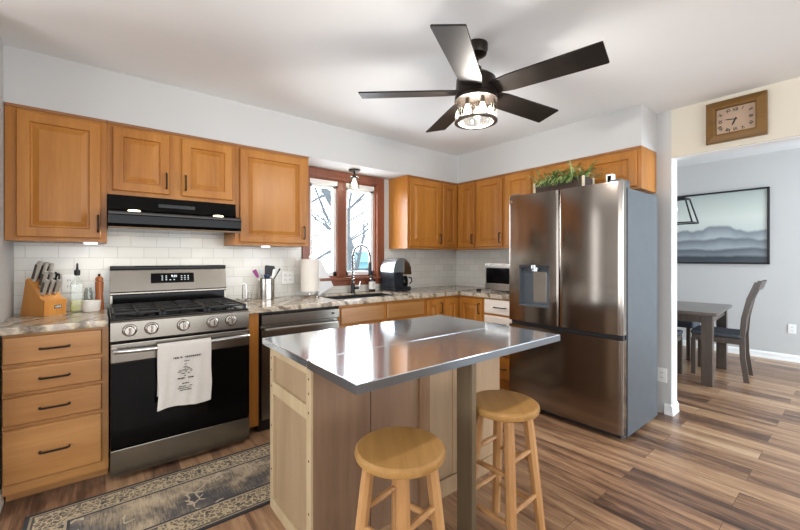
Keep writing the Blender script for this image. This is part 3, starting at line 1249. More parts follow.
# fern in a crate on the fridge
t = thing('planter_crate', 'dark wooden crate planter with pale corner posts on top of the fridge', 'planter', (-.60, -1.76, 1.7955))
PY0, PY1, PX0, PX1, PZ0, PZ1 = -1.555, -1.965, -.70, -.54, 1.748, 1.890
b = MB()
b.box(PX0, PY0, PZ0, PX0 + .012, PY1, PZ1, .002).box(PX1 - .012, PY0, PZ0, PX1, PY1, PZ1, .002).box(PX0, PY0, PZ0, PX1, PY0 - .012, PZ1, .002).box(PX0, PY1, PZ0, PX1, PY1 + .012, PZ1, .002)
b.box(PX0, PY0, PZ0, PX1, PY1, PZ0 + .01)
b.box(PX0 + .01, PY0 - .01, PZ0, PX1 - .01, PY1 + .01, PZ1 - .02)
obj('box', b, M['crate'], t)
for px_ in (PX0 - .006, PX1 - .008):
    for py_ in (PY0 - .008, PY1 - .008):
        b = MB()
        b.box(px_, py_, PZ0, px_ + .016, py_ + .018, PZ1 + .006, .002)
        obj('corner_post', b, M['crate_post'], t)
t = thing('potted_fern', 'green spiky fern spilling out of the crate on the fridge', 'plant', (-.61, -1.76, PZ1 - .02))
b = MB()
rnd = random.Random(12)
for k in range(230):
    by = rnd.uniform(PY1 + .03, PY0 - .03)
    bx = rnd.uniform(PX0 + .03, PX1 - .03)
    a = rnd.uniform(0, 2 * math.pi)
    hang = rnd.random() < .30
    if hang:
        a = math.pi + rnd.uniform(-1.0, 1.0)
        bx = PX0 + .025
    L = rnd.uniform(.11, .19) if hang else rnd.uniform(.14, .25)
    up = rnd.uniform(.15, .5) if hang else rnd.uniform(.35, 1.5)
    d = Vector((math.cos(a), math.sin(a), 0))
    # keep clear of the cabinet doors behind
    if bx + d.x * L > -.37:
        d.x = min(d.x, 0)
    sd = Vector((-d.y, d.x, 0)) * rnd.uniform(.0045, .008)
    p = Vector((bx, by, PZ1 - .022))
    pts = []
    n = 5
    for i in range(n + 1):
        s_ = i / n
        pts.append(p + d * (L * s_ * .95) + Vector((0, 0, (.03 * math.sin(math.pi * min(1, s_ * 1.6)) - .055 * s_ * s_ + .02 * min(1, 3 * s_)) if hang else L * up * (s_ - .75 * s_ * s_) * 1.3)))
    L_, R_ = [], []
    for i, q in enumerate(pts):
        wd = (1 - (i / n) ** 2) * (.5 + min(1, i / 1.5) * .5)
        wd = max(wd, .06)
        L_.append(b.bm.verts.new(q + sd * wd))
        R_.append(b.bm.verts.new(q - sd * wd + Vector((0, 0, .001))))
    for i in range(n):
        b.bm.faces.new((L_[i], R_[i], R_[i + 1], L_[i + 1]))
obj('foliage', b, M['leaf'], t, recalc=False)
b = MB()
b.box(-.655, -1.62, PZ1 - .022, -.565, -1.90, PZ1 - .018)
obj('soil', b, plain('soil', '#2a1d14', .95), t)
t = thing('small_box', 'small white box with dark face standing at the right end of the fridge top', 'box', (-.70, -2.15, 1.79))
b = MB()
b.box(-.72, -2.135, 1.748, -.675, -2.185, 1.868, .006)
obj('case', b, M['plastic'], t)
b = MB()
b.box(-.7225, -2.148, 1.795, -.719, -2.172, 1.855, .002)
obj('dark_window', b, M['black'], t)

# ------------------------------------------------------------------ island
IX0, IX1, IY0, IY1, IZ = -2.932, -1.654, -2.291, -1.382, .8525
t = thing('kitchen_island', 'maple kitchen island with a steel top and drop leaf, centre of the floor', 'island', (-2.29, -1.75, 0))
BX0, BX1, BY0, BY1 = -2.897, -1.675, -1.900, -1.425
LY = -1.918
b = MB()
b.box(IX0, LY + .003, IZ - .032, IX1, IY1, IZ, .0025)
obj('main_top', b, M['table_top'], t)
b = MB()
b.box(IX0, IY0, IZ - .032, IX1, LY - .003, IZ, .0025)
lf = obj('drop_leaf', b, M['table_top'], t)
b = MB()
b.box(IX0 - .0015, IY0 - .0015, IZ - .033, IX1 + .0015, IY0 + .0005, IZ - .003).box(IX0 - .0015, IY0, IZ - .033, IX0 + .0005, LY - .001, IZ - .003)
obj('edge_band', b, M['table_edge'], lf, smooth=False)
# end panel (left end) - bare frame over pale plywood
b = MB()
b.box(BX0 + .012, BY0, .0, BX1, BY1, IZ - .0325)
bd = obj('body', b, M['island_back'], t, smooth=False)
b = MB()
b.box(BX0 + .004, BY0 + .03, .05, BX0 + .012, BY1 - .03, IZ - .06)
obj('end_panel', b, M['island_end'], t, smooth=False)
b = MB()
for y0, y1, z0, z1 in ((BY0, BY0 + .045, 0, IZ - .0325), (BY1 - .045, BY1, 0, IZ - .0325), (BY0 + .045, BY1 - .045, IZ - .075, IZ - .0325), (BY0 + .045, BY1 - .045, .585, .645), (BY0 + .045, BY1 - .045, 0, .06)):
    b.box(BX0 - .010, y0, z0, BX0 + .012, y1, z1, .0015)
ef = obj('end_frame', b, M['island_frame'], t)
for yy in (BY0 + .022, BY1 - .022):
    for zz in (.20, .42, .62, .70, .76):
        b = MB()
        b.lathe([(.005, 0), (.005, .001), (.001, .0015)], (BX0 - .010, yy, zz), 10, (-1, 0, 0))
        obj('screw', b, M['handle'], ef)
# back face toward the stools: plywood sheets and stiles
b = MB()
b.box(BX0, BY0 - .006, 0, -2.618, BY0, IZ - .0325).box(-2.614, BY0 - .006, 0, -2.325, BY0, IZ - .0325)
obj('back_panel', b, M['island_back'], t, smooth=False)
b = MB()
b.box(-2.325, BY0 - .020, 0, -2.258, BY0, IZ - .0325, .002)
obj('stile', b, wood('island_dark_stile', '#6c4d33', '#7d5c3f', '#8b6a4c', 'z', .5), t)
b = MB()
b.panel((-2.255, BY0, 0), (1, 0, 0), (0, -1, 0), .205, IZ - .033, [(0, 0), (0, .012), (.002, .014), (.03, .014), (.034, .008)])
obj('back_panel', b, M['island_pale'], t, label='paler recessed plywood panel')
b = MB()
b.box(-2.048, BY0 - .018, 0, BX1, BY0, IZ - .0325, .002)
obj('back_panel', b, M['island_pale'], t, label='paler plywood sheet at the right end')
b = MB()
b.box(-2.258, BY0 - .028, 0, BX1, BY0 - .018, .09, .002)
obj('skirting', b, M['island_pale'], t)
# support board that holds the leaf up
b = MB()
b.box(-2.355, -2.280, 0, -2.325, -2.195, IZ - .0325, .002)
obj('leaf_support', b, wood('support_board', '#54452f', '#65553f', '#74634c', 'z', .5), t)

# ------------------------------------------------------------------ stools
t = thing('bar_stool', 'round oak bar stool in front of the island, nearest the camera', 'stool', (0, 0, 0), group='oak bar stools', local=True)
SH, SR = .615, .157
b = MB()
b.lathe([(.001, -.036), (SR - .014, -.036), (SR - .004, -.030), (SR, -.018), (SR - .002, -.008), (SR - .010, -.001), (SR - .03, 0), (.001, -.003)], (0, 0, SH), 48)
obj('seat', b, M['oak'], t)
TOPR, BOTR = .105, .172
legp = {}
for k in range(4):
    a = math.pi / 2 * k
    d = Vector((math.cos(a), math.sin(a), 0))
    p1 = d * TOPR + Vector((0, 0, SH - .035))
    p0 = d * BOTR
    legp[k] = (p0, p1)
    b = MB()
    s_ = Vector((-d.y, d.x, 0))
    rings = []
    for f_, r_ in ((0, .0175), (.35, .0205), (.8, .0215), (1, .0195)):
        p = p0.lerp(p1, f_)
        c_ = r_ * .42
        # square section, corner towards the outside, chamfered
        pr_ = []
        for u, v in ((r_, c_), (c_, r_), (-c_, r_), (-r_, c_), (-r_, -c_), (-c_, -r_), (c_, -r_), (r_, -c_)):
            e1 = (d + s_).normalized()
            e2 = (s_ - d).normalized()
            pr_.append(p + e1 * u * 1.0 + e2 * v * 1.0)
        rings.append(pr_)
    b.loft(rings)
    obj('leg', b, M['oak_leg'], t, ang=25)
for k in range(4):
    for h in ((.20, .40) if k % 2 == 0 else (.155, .345)):
        def at(i):
            p0, p1 = legp[i]
            return p0.lerp(p1, h / p1.z)
        b = MB()
        q0, q1 = at(k), at((k + 1) % 4)
        m_ = (q0 + q1) / 2
        b.tube([q0, q0.lerp(q1, .2), m_, q0.lerp(q1, .8), q1], [.009, .0105, .0125, .0105, .009], 10)
        obj('rung', b, M['oak_leg'], t)
t.location = (-2.770, -2.314, 0)
t.rotation_euler = (0, 0, math.radians(236))
dup(t, (-2.153, -2.292, 0), math.radians(228), 'round oak bar stool behind the island leaf support, nearer the fridge')

# ------------------------------------------------------------------ rug
RX0, RX1, RY0, RY1 = -3.865, -1.45, -1.405, -.775
b = MB()
b.box((RX0 - RX1) / 2, (RY0 - RY1) / 2, 0, (RX1 - RX0) / 2, (RY1 - RY0) / 2, .007, .003)
rug = obj('runner_rug', b, m_rug(RX0, RX1, RY0, RY1))
rug.location = ((RX0 + RX1) / 2, (RY0 + RY1) / 2, .0005)
rug['label'] = 'grey and cream patterned runner rug on the floor before the stove'
rug['category'] = 'rug'

# ------------------------------------------------------------------ ceiling fan
FXC, FYC = -1.945, -1.958
t = thing('ceiling_fan', 'five-blade dark ceiling fan with a glass drum light', 'ceiling fan', (FXC, FYC, ZC))
b = MB()
b.lathe([(.066, 0), (.066, -.03), (.058, -.055), (.03, -.07), (.001, -.07)], (FXC, FYC, ZC), 32)
obj('canopy', b, M['fan_metal'], t)
b = MB()
b.cyl((FXC, FYC, ZC - .06), (FXC, FYC, 2.29), .014)
b.lathe([(.03, 0), (.034, -.02), (.034, -.04)], (FXC, FYC, 2.325), 24)
obj('downrod', b, M['fan_metal'], t)
b = MB()
b.lathe([(.045, 2.29), (.085, 2.275), (.108, 2.255), (.112, 2.20), (.112, 2.165), (.10, 2.155), (.001, 2.155)], (FXC, FYC, 0), 40)
obj('motor_housing', b, M['fan_metal'], t)
ZBL, A0, RB, WB, PIT = 2.174, math.radians(66.238), .649, .150, math.radians(-12.28)
for k in range(5):
    a = A0 + k * 2 * math.pi / 5
    Mx = Matrix.Translation((FXC, FYC, ZBL + .012)) @ Matrix.Rotation(a, 4, 'Z') @ Matrix.Rotation(PIT, 4, 'X')
    b = MB()
    q = [(.10, -.050), (.20, -.066), (RB - .004, -WB / 2), (RB, -WB / 2 + .004), (RB, WB / 2 - .004), (RB - .004, WB / 2), (.20, .066), (.10, .050)]
    b.loft([[Mx @ Vector((u, v, w)) for u, v in q] for w in (-.004, .004)])
    bl = obj('blade', b, M['fan_blade'], t)
    b = MB()
    b.box(.085, -.035, .004, .19, .035, .010, .002, M=Mx)
    obj('blade_bracket', b, M['fan_metal'], bl)
DR, DZT, DZB = .108, 2.158, 2.018
b = MB()
b.lathe([(DR + .010, DZT - .022), (DR + .010, DZT), (.06, DZT + .003), (.06, DZT - .01), (DR + .0, DZT - .012), (DR, DZT - .022), (DR + .010, DZT - .022)], (FXC, FYC, 0), 40, cap=False)
sh = obj('light_drum', b, M['fan_metal'], t)
nr = 34
for k in range(nr):
    a = 2 * math.pi * k / nr
    b = MB()
    c_ = Vector((FXC + (DR - .001) * math.cos(a), FYC + (DR - .001) * math.sin(a), 0))
    b.cyl(c_ + Vector((0, 0, DZB + .006)), c_ + Vector((0, 0, DZT - .012)), .0072, seg=8)
    obj('glass_rod', b, M['rod_glass'], sh)
b = MB()
b.lathe([(DR - .012, DZB), (DR + .010, DZB), (DR + .010, DZB + .010), (DR - .012, DZB + .010), (DR - .012, DZB)], (FXC, FYC, 0), 48, cap=False)
obj('bottom_ring', b, M['fan_ring'], sh)
for k in range(3):
    a = 2 * math.pi * k / 3 + .5
    c_ = (FXC + .048 * math.cos(a), FYC + .048 * math.sin(a), 0)
    b = MB()
    b.lathe([(.001, 2.052), (.012, 2.058), (.019, 2.075), (.018, 2.092), (.011, 2.110), (.010, 2.118), (.001, 2.118)], c_, 16)
    bu = obj('bulb', b, M['bulb'], sh)
    b = MB()
    b.lathe([(.012, 2.116), (.012, 2.156)], c_, 14)
    obj('socket', b, M['fan_metal'], sh)
    point('fan_bulb_light', (c_[0], c_[1], 2.080), 34, (1.0, .97, .93), .03)

# pendant over the sink
t = thing('ceiling_light', 'small glass jar ceiling light over the sink window', 'ceiling light', (-1.63, -.165, ZS))
PL = (-1.63, -.165)
b = MB()
b.lathe([(.001, ZS), (.056, ZS - .001), (.056, ZS - .012), (.045, ZS - .018), (.001, ZS - .018)], (*PL, 0), 28)
b.lathe([(.010, ZS - .015), (.010, ZS - .05), (.022, ZS - .053), (.022, ZS - .085), (.001, ZS - .086)], (*PL, 0), 18)
obj('mount', b, M['fan_metal'], t)
b = MB()
b.lathe([(.022, ZS - .055), (.046, ZS - .062), (.050, ZS - .075), (.050, ZS - .185), (.048, ZS - .185), (.048, ZS - .076), (.022, ZS - .058)], (*PL, 0), 28, cap=False)
obj('glass_shade', b, M['clear'], t)
b = MB()
b.lathe([(.011, ZS - .085), (.014, ZS - .105), (.026, ZS - .13), (.027, ZS - .148), (.018, ZS - .168), (.001, ZS - .174)], (*PL, 0), 20)
obj('bulb', b, M['bulb'], t)
point('sink_bulb_light', (PL[0], PL[1], ZS - .14), 3.0, (1.0, .90, .75), .034)

# under-cabinet pucks
for x, lab in ((-3.63, 'white puck light under the wall cabinet left of the hood'), (-2.52, 'white puck light under the wall cabinet right of the hood')):
    b = MB()
    b.lathe([(.001, 1.3625), (.034, 1.3625), (.036, 1.355), (.030, 1.350), (.001, 1.350)], (x, -.23, 0), 24)
    solo('puck_light', b, M['puck'], lab, 'light', 'under-cabinet puck lights')
    area('puck_lamp', (x, -.20, 1.345), (x, -.10, 0), .06, .06, 0.45, (.93, .97, 1.0))

# ------------------------------------------------------------------ clock
t = thing('wall_clock', 'square gold-brown wooden wall clock above the dining room opening', 'clock', (-.03, -2.728, 2.112))
CY0, CY1, CZ0, CZ1 = -2.562, -2.893, 2.112, 2.412
b = MB()
b.panel((-.001, CY0, CZ0), (0, -1, 0), (-1, 0, 0), CY0 - CY1, CZ1 - CZ0, [(0, 0), (0, .030), (.006, .036), (.040, .046), (.048, .050), (.056, .046), (.060, .018)])
obj('frame', b, M['clock_wood'], t, ang=15)
b = MB()
b.box(-.0205, CY0 - .061, CZ0 + .061, -.0185, CY1 + .061, CZ1 - .061)
fc = obj('dial', b, M['clock_face'], t)
cyc, czc = (CY0 + CY1) / 2, (CZ0 + CZ1) / 2
RM = Matrix(((0, 0, -1, 0), (-1, 0, 0, 0), (0, 1, 0, 0), (0, 0, 0, 1)))
for k, s_ in enumerate(('XII', 'I', 'II', 'III', 'IV', 'V', 'VI', 'VII', 'VIII', 'IX', 'X', 'XI')):
    a = math.radians(30 * k)
    dx, dz = math.sin(a), math.cos(a)
    sc = min(.082 / max(abs(dx), 1e-6), .068 / max(abs(dz), 1e-6), .094)
    b = MB()
    b.text(s_, .029, Matrix.Translation((-.0212, cyc - dx * sc, czc + dz * sc)) @ RM @ Matrix.Rotation(-a, 4, 'Z') @ Matrix.Diagonal((.9, 1, 1, 1)), .0004, 'CENTER', .0011)
    obj('numeral', b, M['ink'], fc, smooth=False)
for ang_, L, wd, nm in ((203, .050, .009, 'hour_hand'), (277, .068, .006, 'minute_hand')):
    b = MB()
    Mh = Matrix.Translation((-.024 if nm == 'hour_hand' else -.0255, cyc, czc)) @ RM @ Matrix.Rotation(-math.radians(ang_), 4, 'Z')
    b.loft([[Mh @ Vector((u, v, w)) for u, v in ((-wd * .5, -.012), (wd * .5, -.012), (wd * .6, L * .6), (0, L), (-wd * .6, L * .6))] for w in (0, .001)])
    obj(nm, b, M['black_matte'], fc, smooth=False)


# ------------------------------------------------------------------ outlets
def outlet(label, c, axis, gangs=1, mat=None):
    """axis 'b': on the back wall facing -y; 'r': facing -x"""
    t = thing('wall_outlet', label, 'outlet', c, group='white wall outlets')
    w, h = .07 + .046 * (gangs - 1), .115
    x, y, z = c
    b = MB()
    if axis == 'b':
        b.box(x - w / 2, y - .006, z - h / 2, x + w / 2, y, z + h / 2, .003)
    else:
        b.box(x - .006, y - w / 2, z - h / 2, x, y + w / 2, z + h / 2, .003)
    obj('plate', b, M['plastic'], t)
    for g in range(gangs):
        o_ = (g - (gangs - 1) / 2) * .046
        for dz in (.02, -.02):
            b = MB()
            for s_ in (-.006, .006):
                if axis == 'b':
                    b.box(x + o_ + s_ - .0015, y - .0068, z + dz - .006, x + o_ + s_ + .0015, y - .0058, z + dz + .006)
                else:
                    b.box(x - .0068, y + o_ + s_ - .0015, z + dz - .006, x - .0058, y + o_ + s_ + .0015, z + dz + .006)
            obj('slots', b, M['slot'], t, smooth=False)


outlet('white outlet on the tiles behind the oil bottle left of the stove', (-3.745, -.0092, 1.095), 'b')
outlet('wide double outlet on the tiles right of the utensil crock', (-2.245, -.0092, 1.085), 'b', 2)
outlet('white outlet low on the grey wall end beside the fridge', (-.0005, -2.272, .31), 'r')
outlet('white outlet low on the far dining room wall', (2.9995, -2.74, .40), 'r')

# ------------------------------------------------------------------ things on the left worktop
ZT = .9142
KB, KR = Vector((-3.918, -.062, ZT)), math.radians(38)
MB_ = Matrix.Translation(KB) @ Matrix.Rotation(KR, 4, 'Z')
t = thing('knife_block', 'light wood knife block in the left corner of the worktop', 'knife block', tuple(KB), KR, local=True)
b = MB()
# side profile (forward is -y): a slanted body and a low box at its foot
b.prism([(0, 0), (-.150, 0), (-.165, .105), (-.060, .225), (-.045, .215)], 'x', -.058, .058)
obj('slanted_body', b, M['block'], t, smooth=False)
b = MB()
b.prism([(-.1505, 0), (-.195, 0), (-.200, .092), (-.165, .104)], 'x', -.060, .060)
obj('front_box', b, M['block'], t, smooth=False)
b = MB()
b.box(-.006, -.2005, .040, .032, -.194, .062, .001)
obj('maker_plate', b, plain('dark_plate', '#6e6a66', .4, .5), t)
b = MB()
for k in range(4):
    b.box(-.002 + k * .008, -.2012, .046, .002 + k * .008, -.2004, .056)
obj('plate_marks', b, M['plastic'], t, smooth=False)
kd = Vector((0, -.36, .93)).normalized()
G = 'knives in the block'
slots = [(-.038, -.078, .205, .118, 'largest steel-handled knife at the left of the top row'), (-.004, -.078, .205, .112, 'steel-handled knife second in the top row of the block'), (.028, -.078, .205, .104, 'steel-handled knife third in the top row of the block'),
         (-.022, -.112, .166, .098, 'steel-handled knife at the left of the middle row in the block'), (.012, -.112, .166, .094, 'steel-handled knife at the right of the middle row in the block'),
         (-.038, -.148, .125, .088, 'small steel-handled knife at the left of the lowest row in the block'), (-.006, -.148, .125, .086, 'small steel-handled knife in the middle of the lowest row'), (.026, -.148, .125, .084, 'small steel-handled knife at the right of the lowest row')]
for x, y, z, L, lab in slots:
    p = Vector((x, y, z))
    t = thing('kitchen_knife', lab, 'knife', tuple(MB_ @ p), group=G)
    ex = Vector((1, 0, 0))
    R3 = Matrix((ex, kd.cross(ex), kd)).transposed().to_4x4()
    Mk = MB_ @ Matrix.Translation(p) @ R3
    b = MB()
    rings = []
    for f_, w_, h_, o_ in ((0, .0105, .015, 0), (.15, .011, .016, 0), (.5, .012, .017, -.001), (.85, .0125, .018, -.003), (1, .009, .013, -.007)):
        rings.append([Mk @ Vector((w_ * math.cos(2 * math.pi * k / 12), o_ + h_ * math.sin(2 * math.pi * k / 12),   .004 + L * 1.1 * f_)) for k in range(12)])
    b.loft(rings)
    obj('handle', b, M['knife'], t)
    b = MB()
    b.box(-.0132, -.0095, .018, .0132, .0095, L * .95, .002, M=Mk)
    obj('scale_inlay', b, M['knife_dark'], t)
    b = MB()
    b.box(-.0012, -.011, -.05, .0012, .011, .008, M=Mk)
    obj('blade', b, M['chrome'], t)
R3 = Matrix((Vector((1, 0, 0)), kd.cross(Vector((1, 0, 0))), kd)).transposed().to_4x4()
Mk = MB_ @ Matrix.Translation((.053, -.105, .180)) @ R3
t = thing('kitchen_scissors', 'black-handled kitchen scissors at the right of the knife block', 'scissors', tuple(Mk.translation))
for s_ in (-1, 1):
    b = MB()
    b.tube([Mk @ Vector((0, s_ * .013 + .013 * math.cos(a), .052 + .026 * math.sin(a))) for a in [2 * math.pi * k / 18 for k in range(18)]], .0055, 8, True)
    b.cyl(Mk @ Vector((0, s_ * .006, -.03)), Mk @ Vector((0, s_ * .010, .028)), .005)
    obj('loop_handle', b, M['black_matte'], t)

t = thing('oil_bottle', 'square glass bottle of yellow-green oil with a black pourer', 'bottle', (-3.700, -.10, ZT))
ox, oy = -3.700, -.105
b = MB()
h = .034
rings = []
for r_, z in ((h, 0), (h, .175), (h * .85, .195), (.014, .215), (.012, .245)):
    c_ = r_ * .75
    rings.append([Vector((ox + u, oy + v, ZT + z)) for u, v in ((r_, c_), (c_, r_), (-c_, r_), (-r_, c_), (-r_, -c_), (-c_, -r_), (c_, -r_), (r_, -c_))])
b.loft(rings)
obj('glass', b, M['clear'], t)
b = MB()
b.box(ox - .0305, oy - .0305, ZT + .004, ox + .0305, oy + .0305, ZT + .078, .004)
obj('oil', b, M['oil'], t)
b = MB()
b.lathe([(.013, .235), (.016, .245), (.016, .268), (.007, .275), (.005, .31), (.001, .318)], (ox, oy, ZT), 14)
obj('pourer', b, M['black_matte'], t)
b = MB()
b.lathe([(.024, .0), (.024, .12), (.018, .14), (.018, .15), (.016, .15), (.016, .138), (.022, .119), (.022, .003), (.001, .003)], (-3.645, -.055, ZT), 24)
solo('glass_jar', b, M['clear'], 'small clear glass jar behind the white bowl', 'jar')
b = MB()
b.lathe([(.001, 0), (.040, 0), (.046, .006), (.050, .066), (.050, .072), (.046, .072), (.044, .062), (.040, .012), (.001, .010)], (-3.628, -.165, ZT), 36)
solo('ceramic_bowl', b, M['white'], 'small white ceramic bowl beside the oil bottle', 'bowl')
t = thing('pepper_mill', 'reddish wooden pepper mill beside the stove', 'pepper mill', (-3.588, -.085, ZT))
b = MB()
b.lathe([(.001, 0), (.026, 0), (.027, .008), (.020, .10), (.022, .155), (.023, .19), (.001, .195)], (-3.588, -.085, ZT), 28)
obj('body', b, M['mill'], t)
b = MB()
b.lathe([(.021, .195), (.021, .215), (.012, .224), (.001, .226)], (-3.588, -.085, ZT), 24)
obj('cap', b, M['mill'], t)
b = MB()
b.lathe([(.004, .225), (.007, .232), (.007, .240), (.001, .244)], (-3.588, -.085, ZT), 14)
obj('top_nut', b, M['handle'], t)

# ------------------------------------------------------------------ things on the long worktop
b = MB()
cx_, cy_ = -2.665, -.13
b.tube([(cx_ + .055 * math.cos(a), cy_ + .04 * math.sin(a), ZT + .012 + .006 * math.cos(2 * a)) for a in [2 * math.pi * k / 28 for k in range(28)]], .004, 8, True)
b.tube([(cx_ - .012, cy_, ZT + .010), (cx_ - .008, cy_, ZT + .12), (cx_ - .004, cy_, ZT + .135), (cx_ + .006, cy_, ZT + .142), (cx_ + .016, cy_, ZT + .135), (cx_ + .020, cy_, ZT + .12), (cx_ + .020, cy_, ZT + .010)], .0032, 8)
b.tube([(cx_ - .055, cy_, ZT + .018), (cx_ - .02, cy_, ZT + .005), (cx_ + .02, cy_, ZT + .005), (cx_ + .055, cy_, ZT + .018)], .0034, 8)
b.tube([(cx_ + .04, cy_ + .03, ZT + .012), (cx_ + .045, cy_ + .03, ZT + .06), (cx_ + .058, cy_ + .03, ZT + .075), (cx_ + .068, cy_ + .03, ZT + .06), (cx_ + .07, cy_ + .03, ZT + .004)], .0028, 8)
solo('spoon_rest', b, M['chrome'], 'small wire spoon rest stand right of the stove', 'spoon rest')

t = thing('utensil_crock', 'round stainless steel crock holding cooking utensils', 'crock', (-2.478, -.12, ZT))
ux, uy = -2.478, -.125
b = MB()
b.lathe([(.001, 0), (.064, 0), (.066, .004), (.066, .172), (.068, .176), (.064, .178), (.062, .172), (.062, .008), (.001, .008)], (ux, uy, ZT), 40)
obj('wall', b, M['steel'], t)


def utensil(name, label, base, tip, headfn, hm, sm):
    t = thing(name, label, 'utensil', (base[0], base[1], base[2]), group='utensils in the crock')
    b = MB()
    b.tube([base, tip], .0048, 8)
    obj('shaft', b, sm, t)
    b = MB()
    headfn(b, Vector(tip), (Vector(tip) - Vector(base)).normalized())
    obj('head', b, hm, t)


def blade_head(L, w, th=.006):
    def f(b, p, d):
        ev = Vector((-.25, -1, 0))
        eu = d.cross(ev).normalized()
        ev = eu.cross(d).normalized()
        Mq = Matrix.Translation(p) @ Matrix((eu, ev, d)).transposed().to_4x4()
        b.loft([[Mq @ Vector((u, v, z)) for u, v in ((w_ / 2, th / 2), (-w_ / 2, th / 2), (-w_ / 2, -th / 2), (w_ / 2, -th / 2))] for z, w_ in ((-.005, .010), (.02, w * .8), (L * .9, w), (L, w * .8))])
    return f


def bowl_head(r):
    def f(b, p, d):
        b.lathe([(.004, -.005), (r * .6, .004), (r, .03), (r, .036), (r * .9, .034), (.001, .012)], p, 18, d)
    return f


utensil('spatula', 'purple silicone spatula leaning left in the crock', (ux + .02, uy, ZT + .01), (ux - .075, uy - .02, ZT + .185), blade_head(.075, .034), M['purple'], M['white'])
utensil('spoon', 'dark blue spoon low in the middle of the crock', (ux - .02, uy - .02, ZT + .01), (ux - .012, uy - .045, ZT + .172), bowl_head(.028), plain('blue_black', '#27364f', .4), M['black_matte'])
utensil('turner', 'wide black slotted turner standing in the crock', (ux, uy + .02, ZT + .01), (ux + .022, uy + .01, ZT + .19), blade_head(.095, .085), M['black_matte'], M['black_matte'])
utensil('spatula', 'white spatula in front of the black turner in the crock', (ux, uy - .03, ZT + .01), (ux + .035, uy - .045, ZT + .18), blade_head(.075, .022), M['white'], M['white'])
utensil('utensil', 'thin black utensil leaning right out of the crock', (ux - .03, uy - .01, ZT + .012), (ux + .085, uy - .02, ZT + .215), blade_head(.05, .016), M['black_matte'], M['black_matte'])
utensil('utensil', 'pale blue utensil at the back of the crock', (ux, uy + .03, ZT + .01), (ux - .03, uy + .03, ZT + .21), blade_head(.04, .014), plain('pale_blue', '#b7cdd6', .4), M['silver'])

t = thing('paper_towel_holder', 'metal paper towel holder with round base on the worktop', 'paper towel holder', (-2.105, -.17, ZT))
px_, py_ = -2.105, -.175
b = MB()
b.lathe([(.001, 0), (.082, 0), (.084, .006), (.078, .012), (.012, .016), (.010, .03), (.001, .03)], (px_, py_, ZT), 36)
obj('base', b, M['steel'], t)
b = MB()
b.cyl((px_, py_, ZT + .02), (px_, py_, ZT + .352), .008)
b.lathe([(.008, .35), (.013, .356), (.013, .366), (.001, .372)], (px_, py_, ZT), 14)
obj('post', b, M['steel'], t)
b = MB()
b.tube([(px_ + .078, py_ - .02, ZT + .01), (px_ + .088, py_ - .02, ZT + .05), (px_ + .088, py_ - .02, ZT + .17)], .004, 8)
obj('side_arm', b, M['steel'], t)
b = MB()
b.lathe([(.016, .050), (.078, .050), (.080, .053), (.080, .337), (.078, .340), (.016, .340), (.016, .05)], (px_, py_, ZT), 40, cap=False)
solo('paper_towel_roll', b, M['paper'], 'roll of paper towel on its holder left of the faucet', 'paper towel')
# white board leaning on the wall
b = MB()
Mb = Matrix.Translation((-1.935, -.055, ZT + .003)) @ Matrix.Rotation(math.radians(-8), 4, 'X') @ Matrix.Rotation(math.radians(-24), 4, 'Y')
b.box(-.02, -.006, .0, .155, .006, .30, .005, M=Mb)
bz = min(v.co.z for v in b.bm.verts)
bmesh.ops.translate(b.bm, vec=(0, 0, ZT - bz), verts=b.bm.verts[:])
solo('cutting_board', b, M['board'], 'white cutting board propped crooked behind the paper towel roll', 'cutting board')

# faucet
t = thing('faucet', 'black and chrome pull-down spring faucet behind the sink', 'faucet', (-1.61, -.105, ZT))
fx, fy = -1.610, -.105
b = MB()
b.lathe([(.026, 0), (.026, .006), (.021, .010), (.021, .075), (.017, .085), (.001, .085)], (fx, fy, ZT), 24)
b.cyl((fx, fy, ZT + .05), (fx + .055, fy - .02, ZT + .052), .015)
obj('base', b, M['black_matte'], t)
b = MB()
b.tube([(fx + .055, fy - .02, ZT + .052), (fx + .065, fy - .025, ZT + .09), (fx + .070, fy - .027, ZT + .115)], .0055, 8)
obj('lever', b, M['chrome'], t)
dirf = Vector((.80, -.60, 0)).normalized()
arc = []
for k in range(25):
    a = math.pi * k / 24
    arc.append(Vector((fx, fy, ZT + .36)) + dirf * (.085 * (1 - math.cos(a))) + Vector((0, 0, .115 * math.sin(a))))
b = MB()
b.tube([(fx, fy, ZT + .08), (fx, fy, ZT + .2), (fx, fy, ZT + .355)] + arc + [arc[-1] + Vector((0, 0, -.06))], .0085, 10)
obj('neck', b, M['black_matte'], t)
b = MB()
path = [Vector((fx, fy, ZT + .10 + .26 * k / 12)) for k in range(13)] + arc
tot = []
turns = 46
for i in range(turns * 8):
    s_ = i / (turns * 8 - 1) * (len(path) - 1)
    i0 = min(int(s_), len(path) - 2)
    p = path[i0].lerp(path[i0 + 1], s_ - i0)
    tg = (path[i0 + 1] - path[i0]).normalized()
    n1 = tg.cross(Vector((-dirf.y, dirf.x, 0))).normalized()
    n2 = tg.cross(n1)
    a = 2 * math.pi * i / 8
    tot.append(p + (n1 * math.cos(a) + n2 * math.sin(a)) * .0125)
b.tube(tot, .0024, 5)
obj('spring', b, M['chrome'], t)
e_ = arc[-1]
b = MB()
b.lathe([(.012, 0), (.016, -.02), (.018, -.09), (.020, -.13), (.017, -.135), (.001, -.135)], e_ + Vector((0, 0, -.05)), 18)
obj('spray_head', b, M['black_matte'], t)
b = MB()
b.tube([(fx, fy, ZT + .24), tuple(Vector((fx, fy, ZT + .24)) + dirf * .15)], .006, 8)
obj('docking_arm', b, M['black_matte'], t)

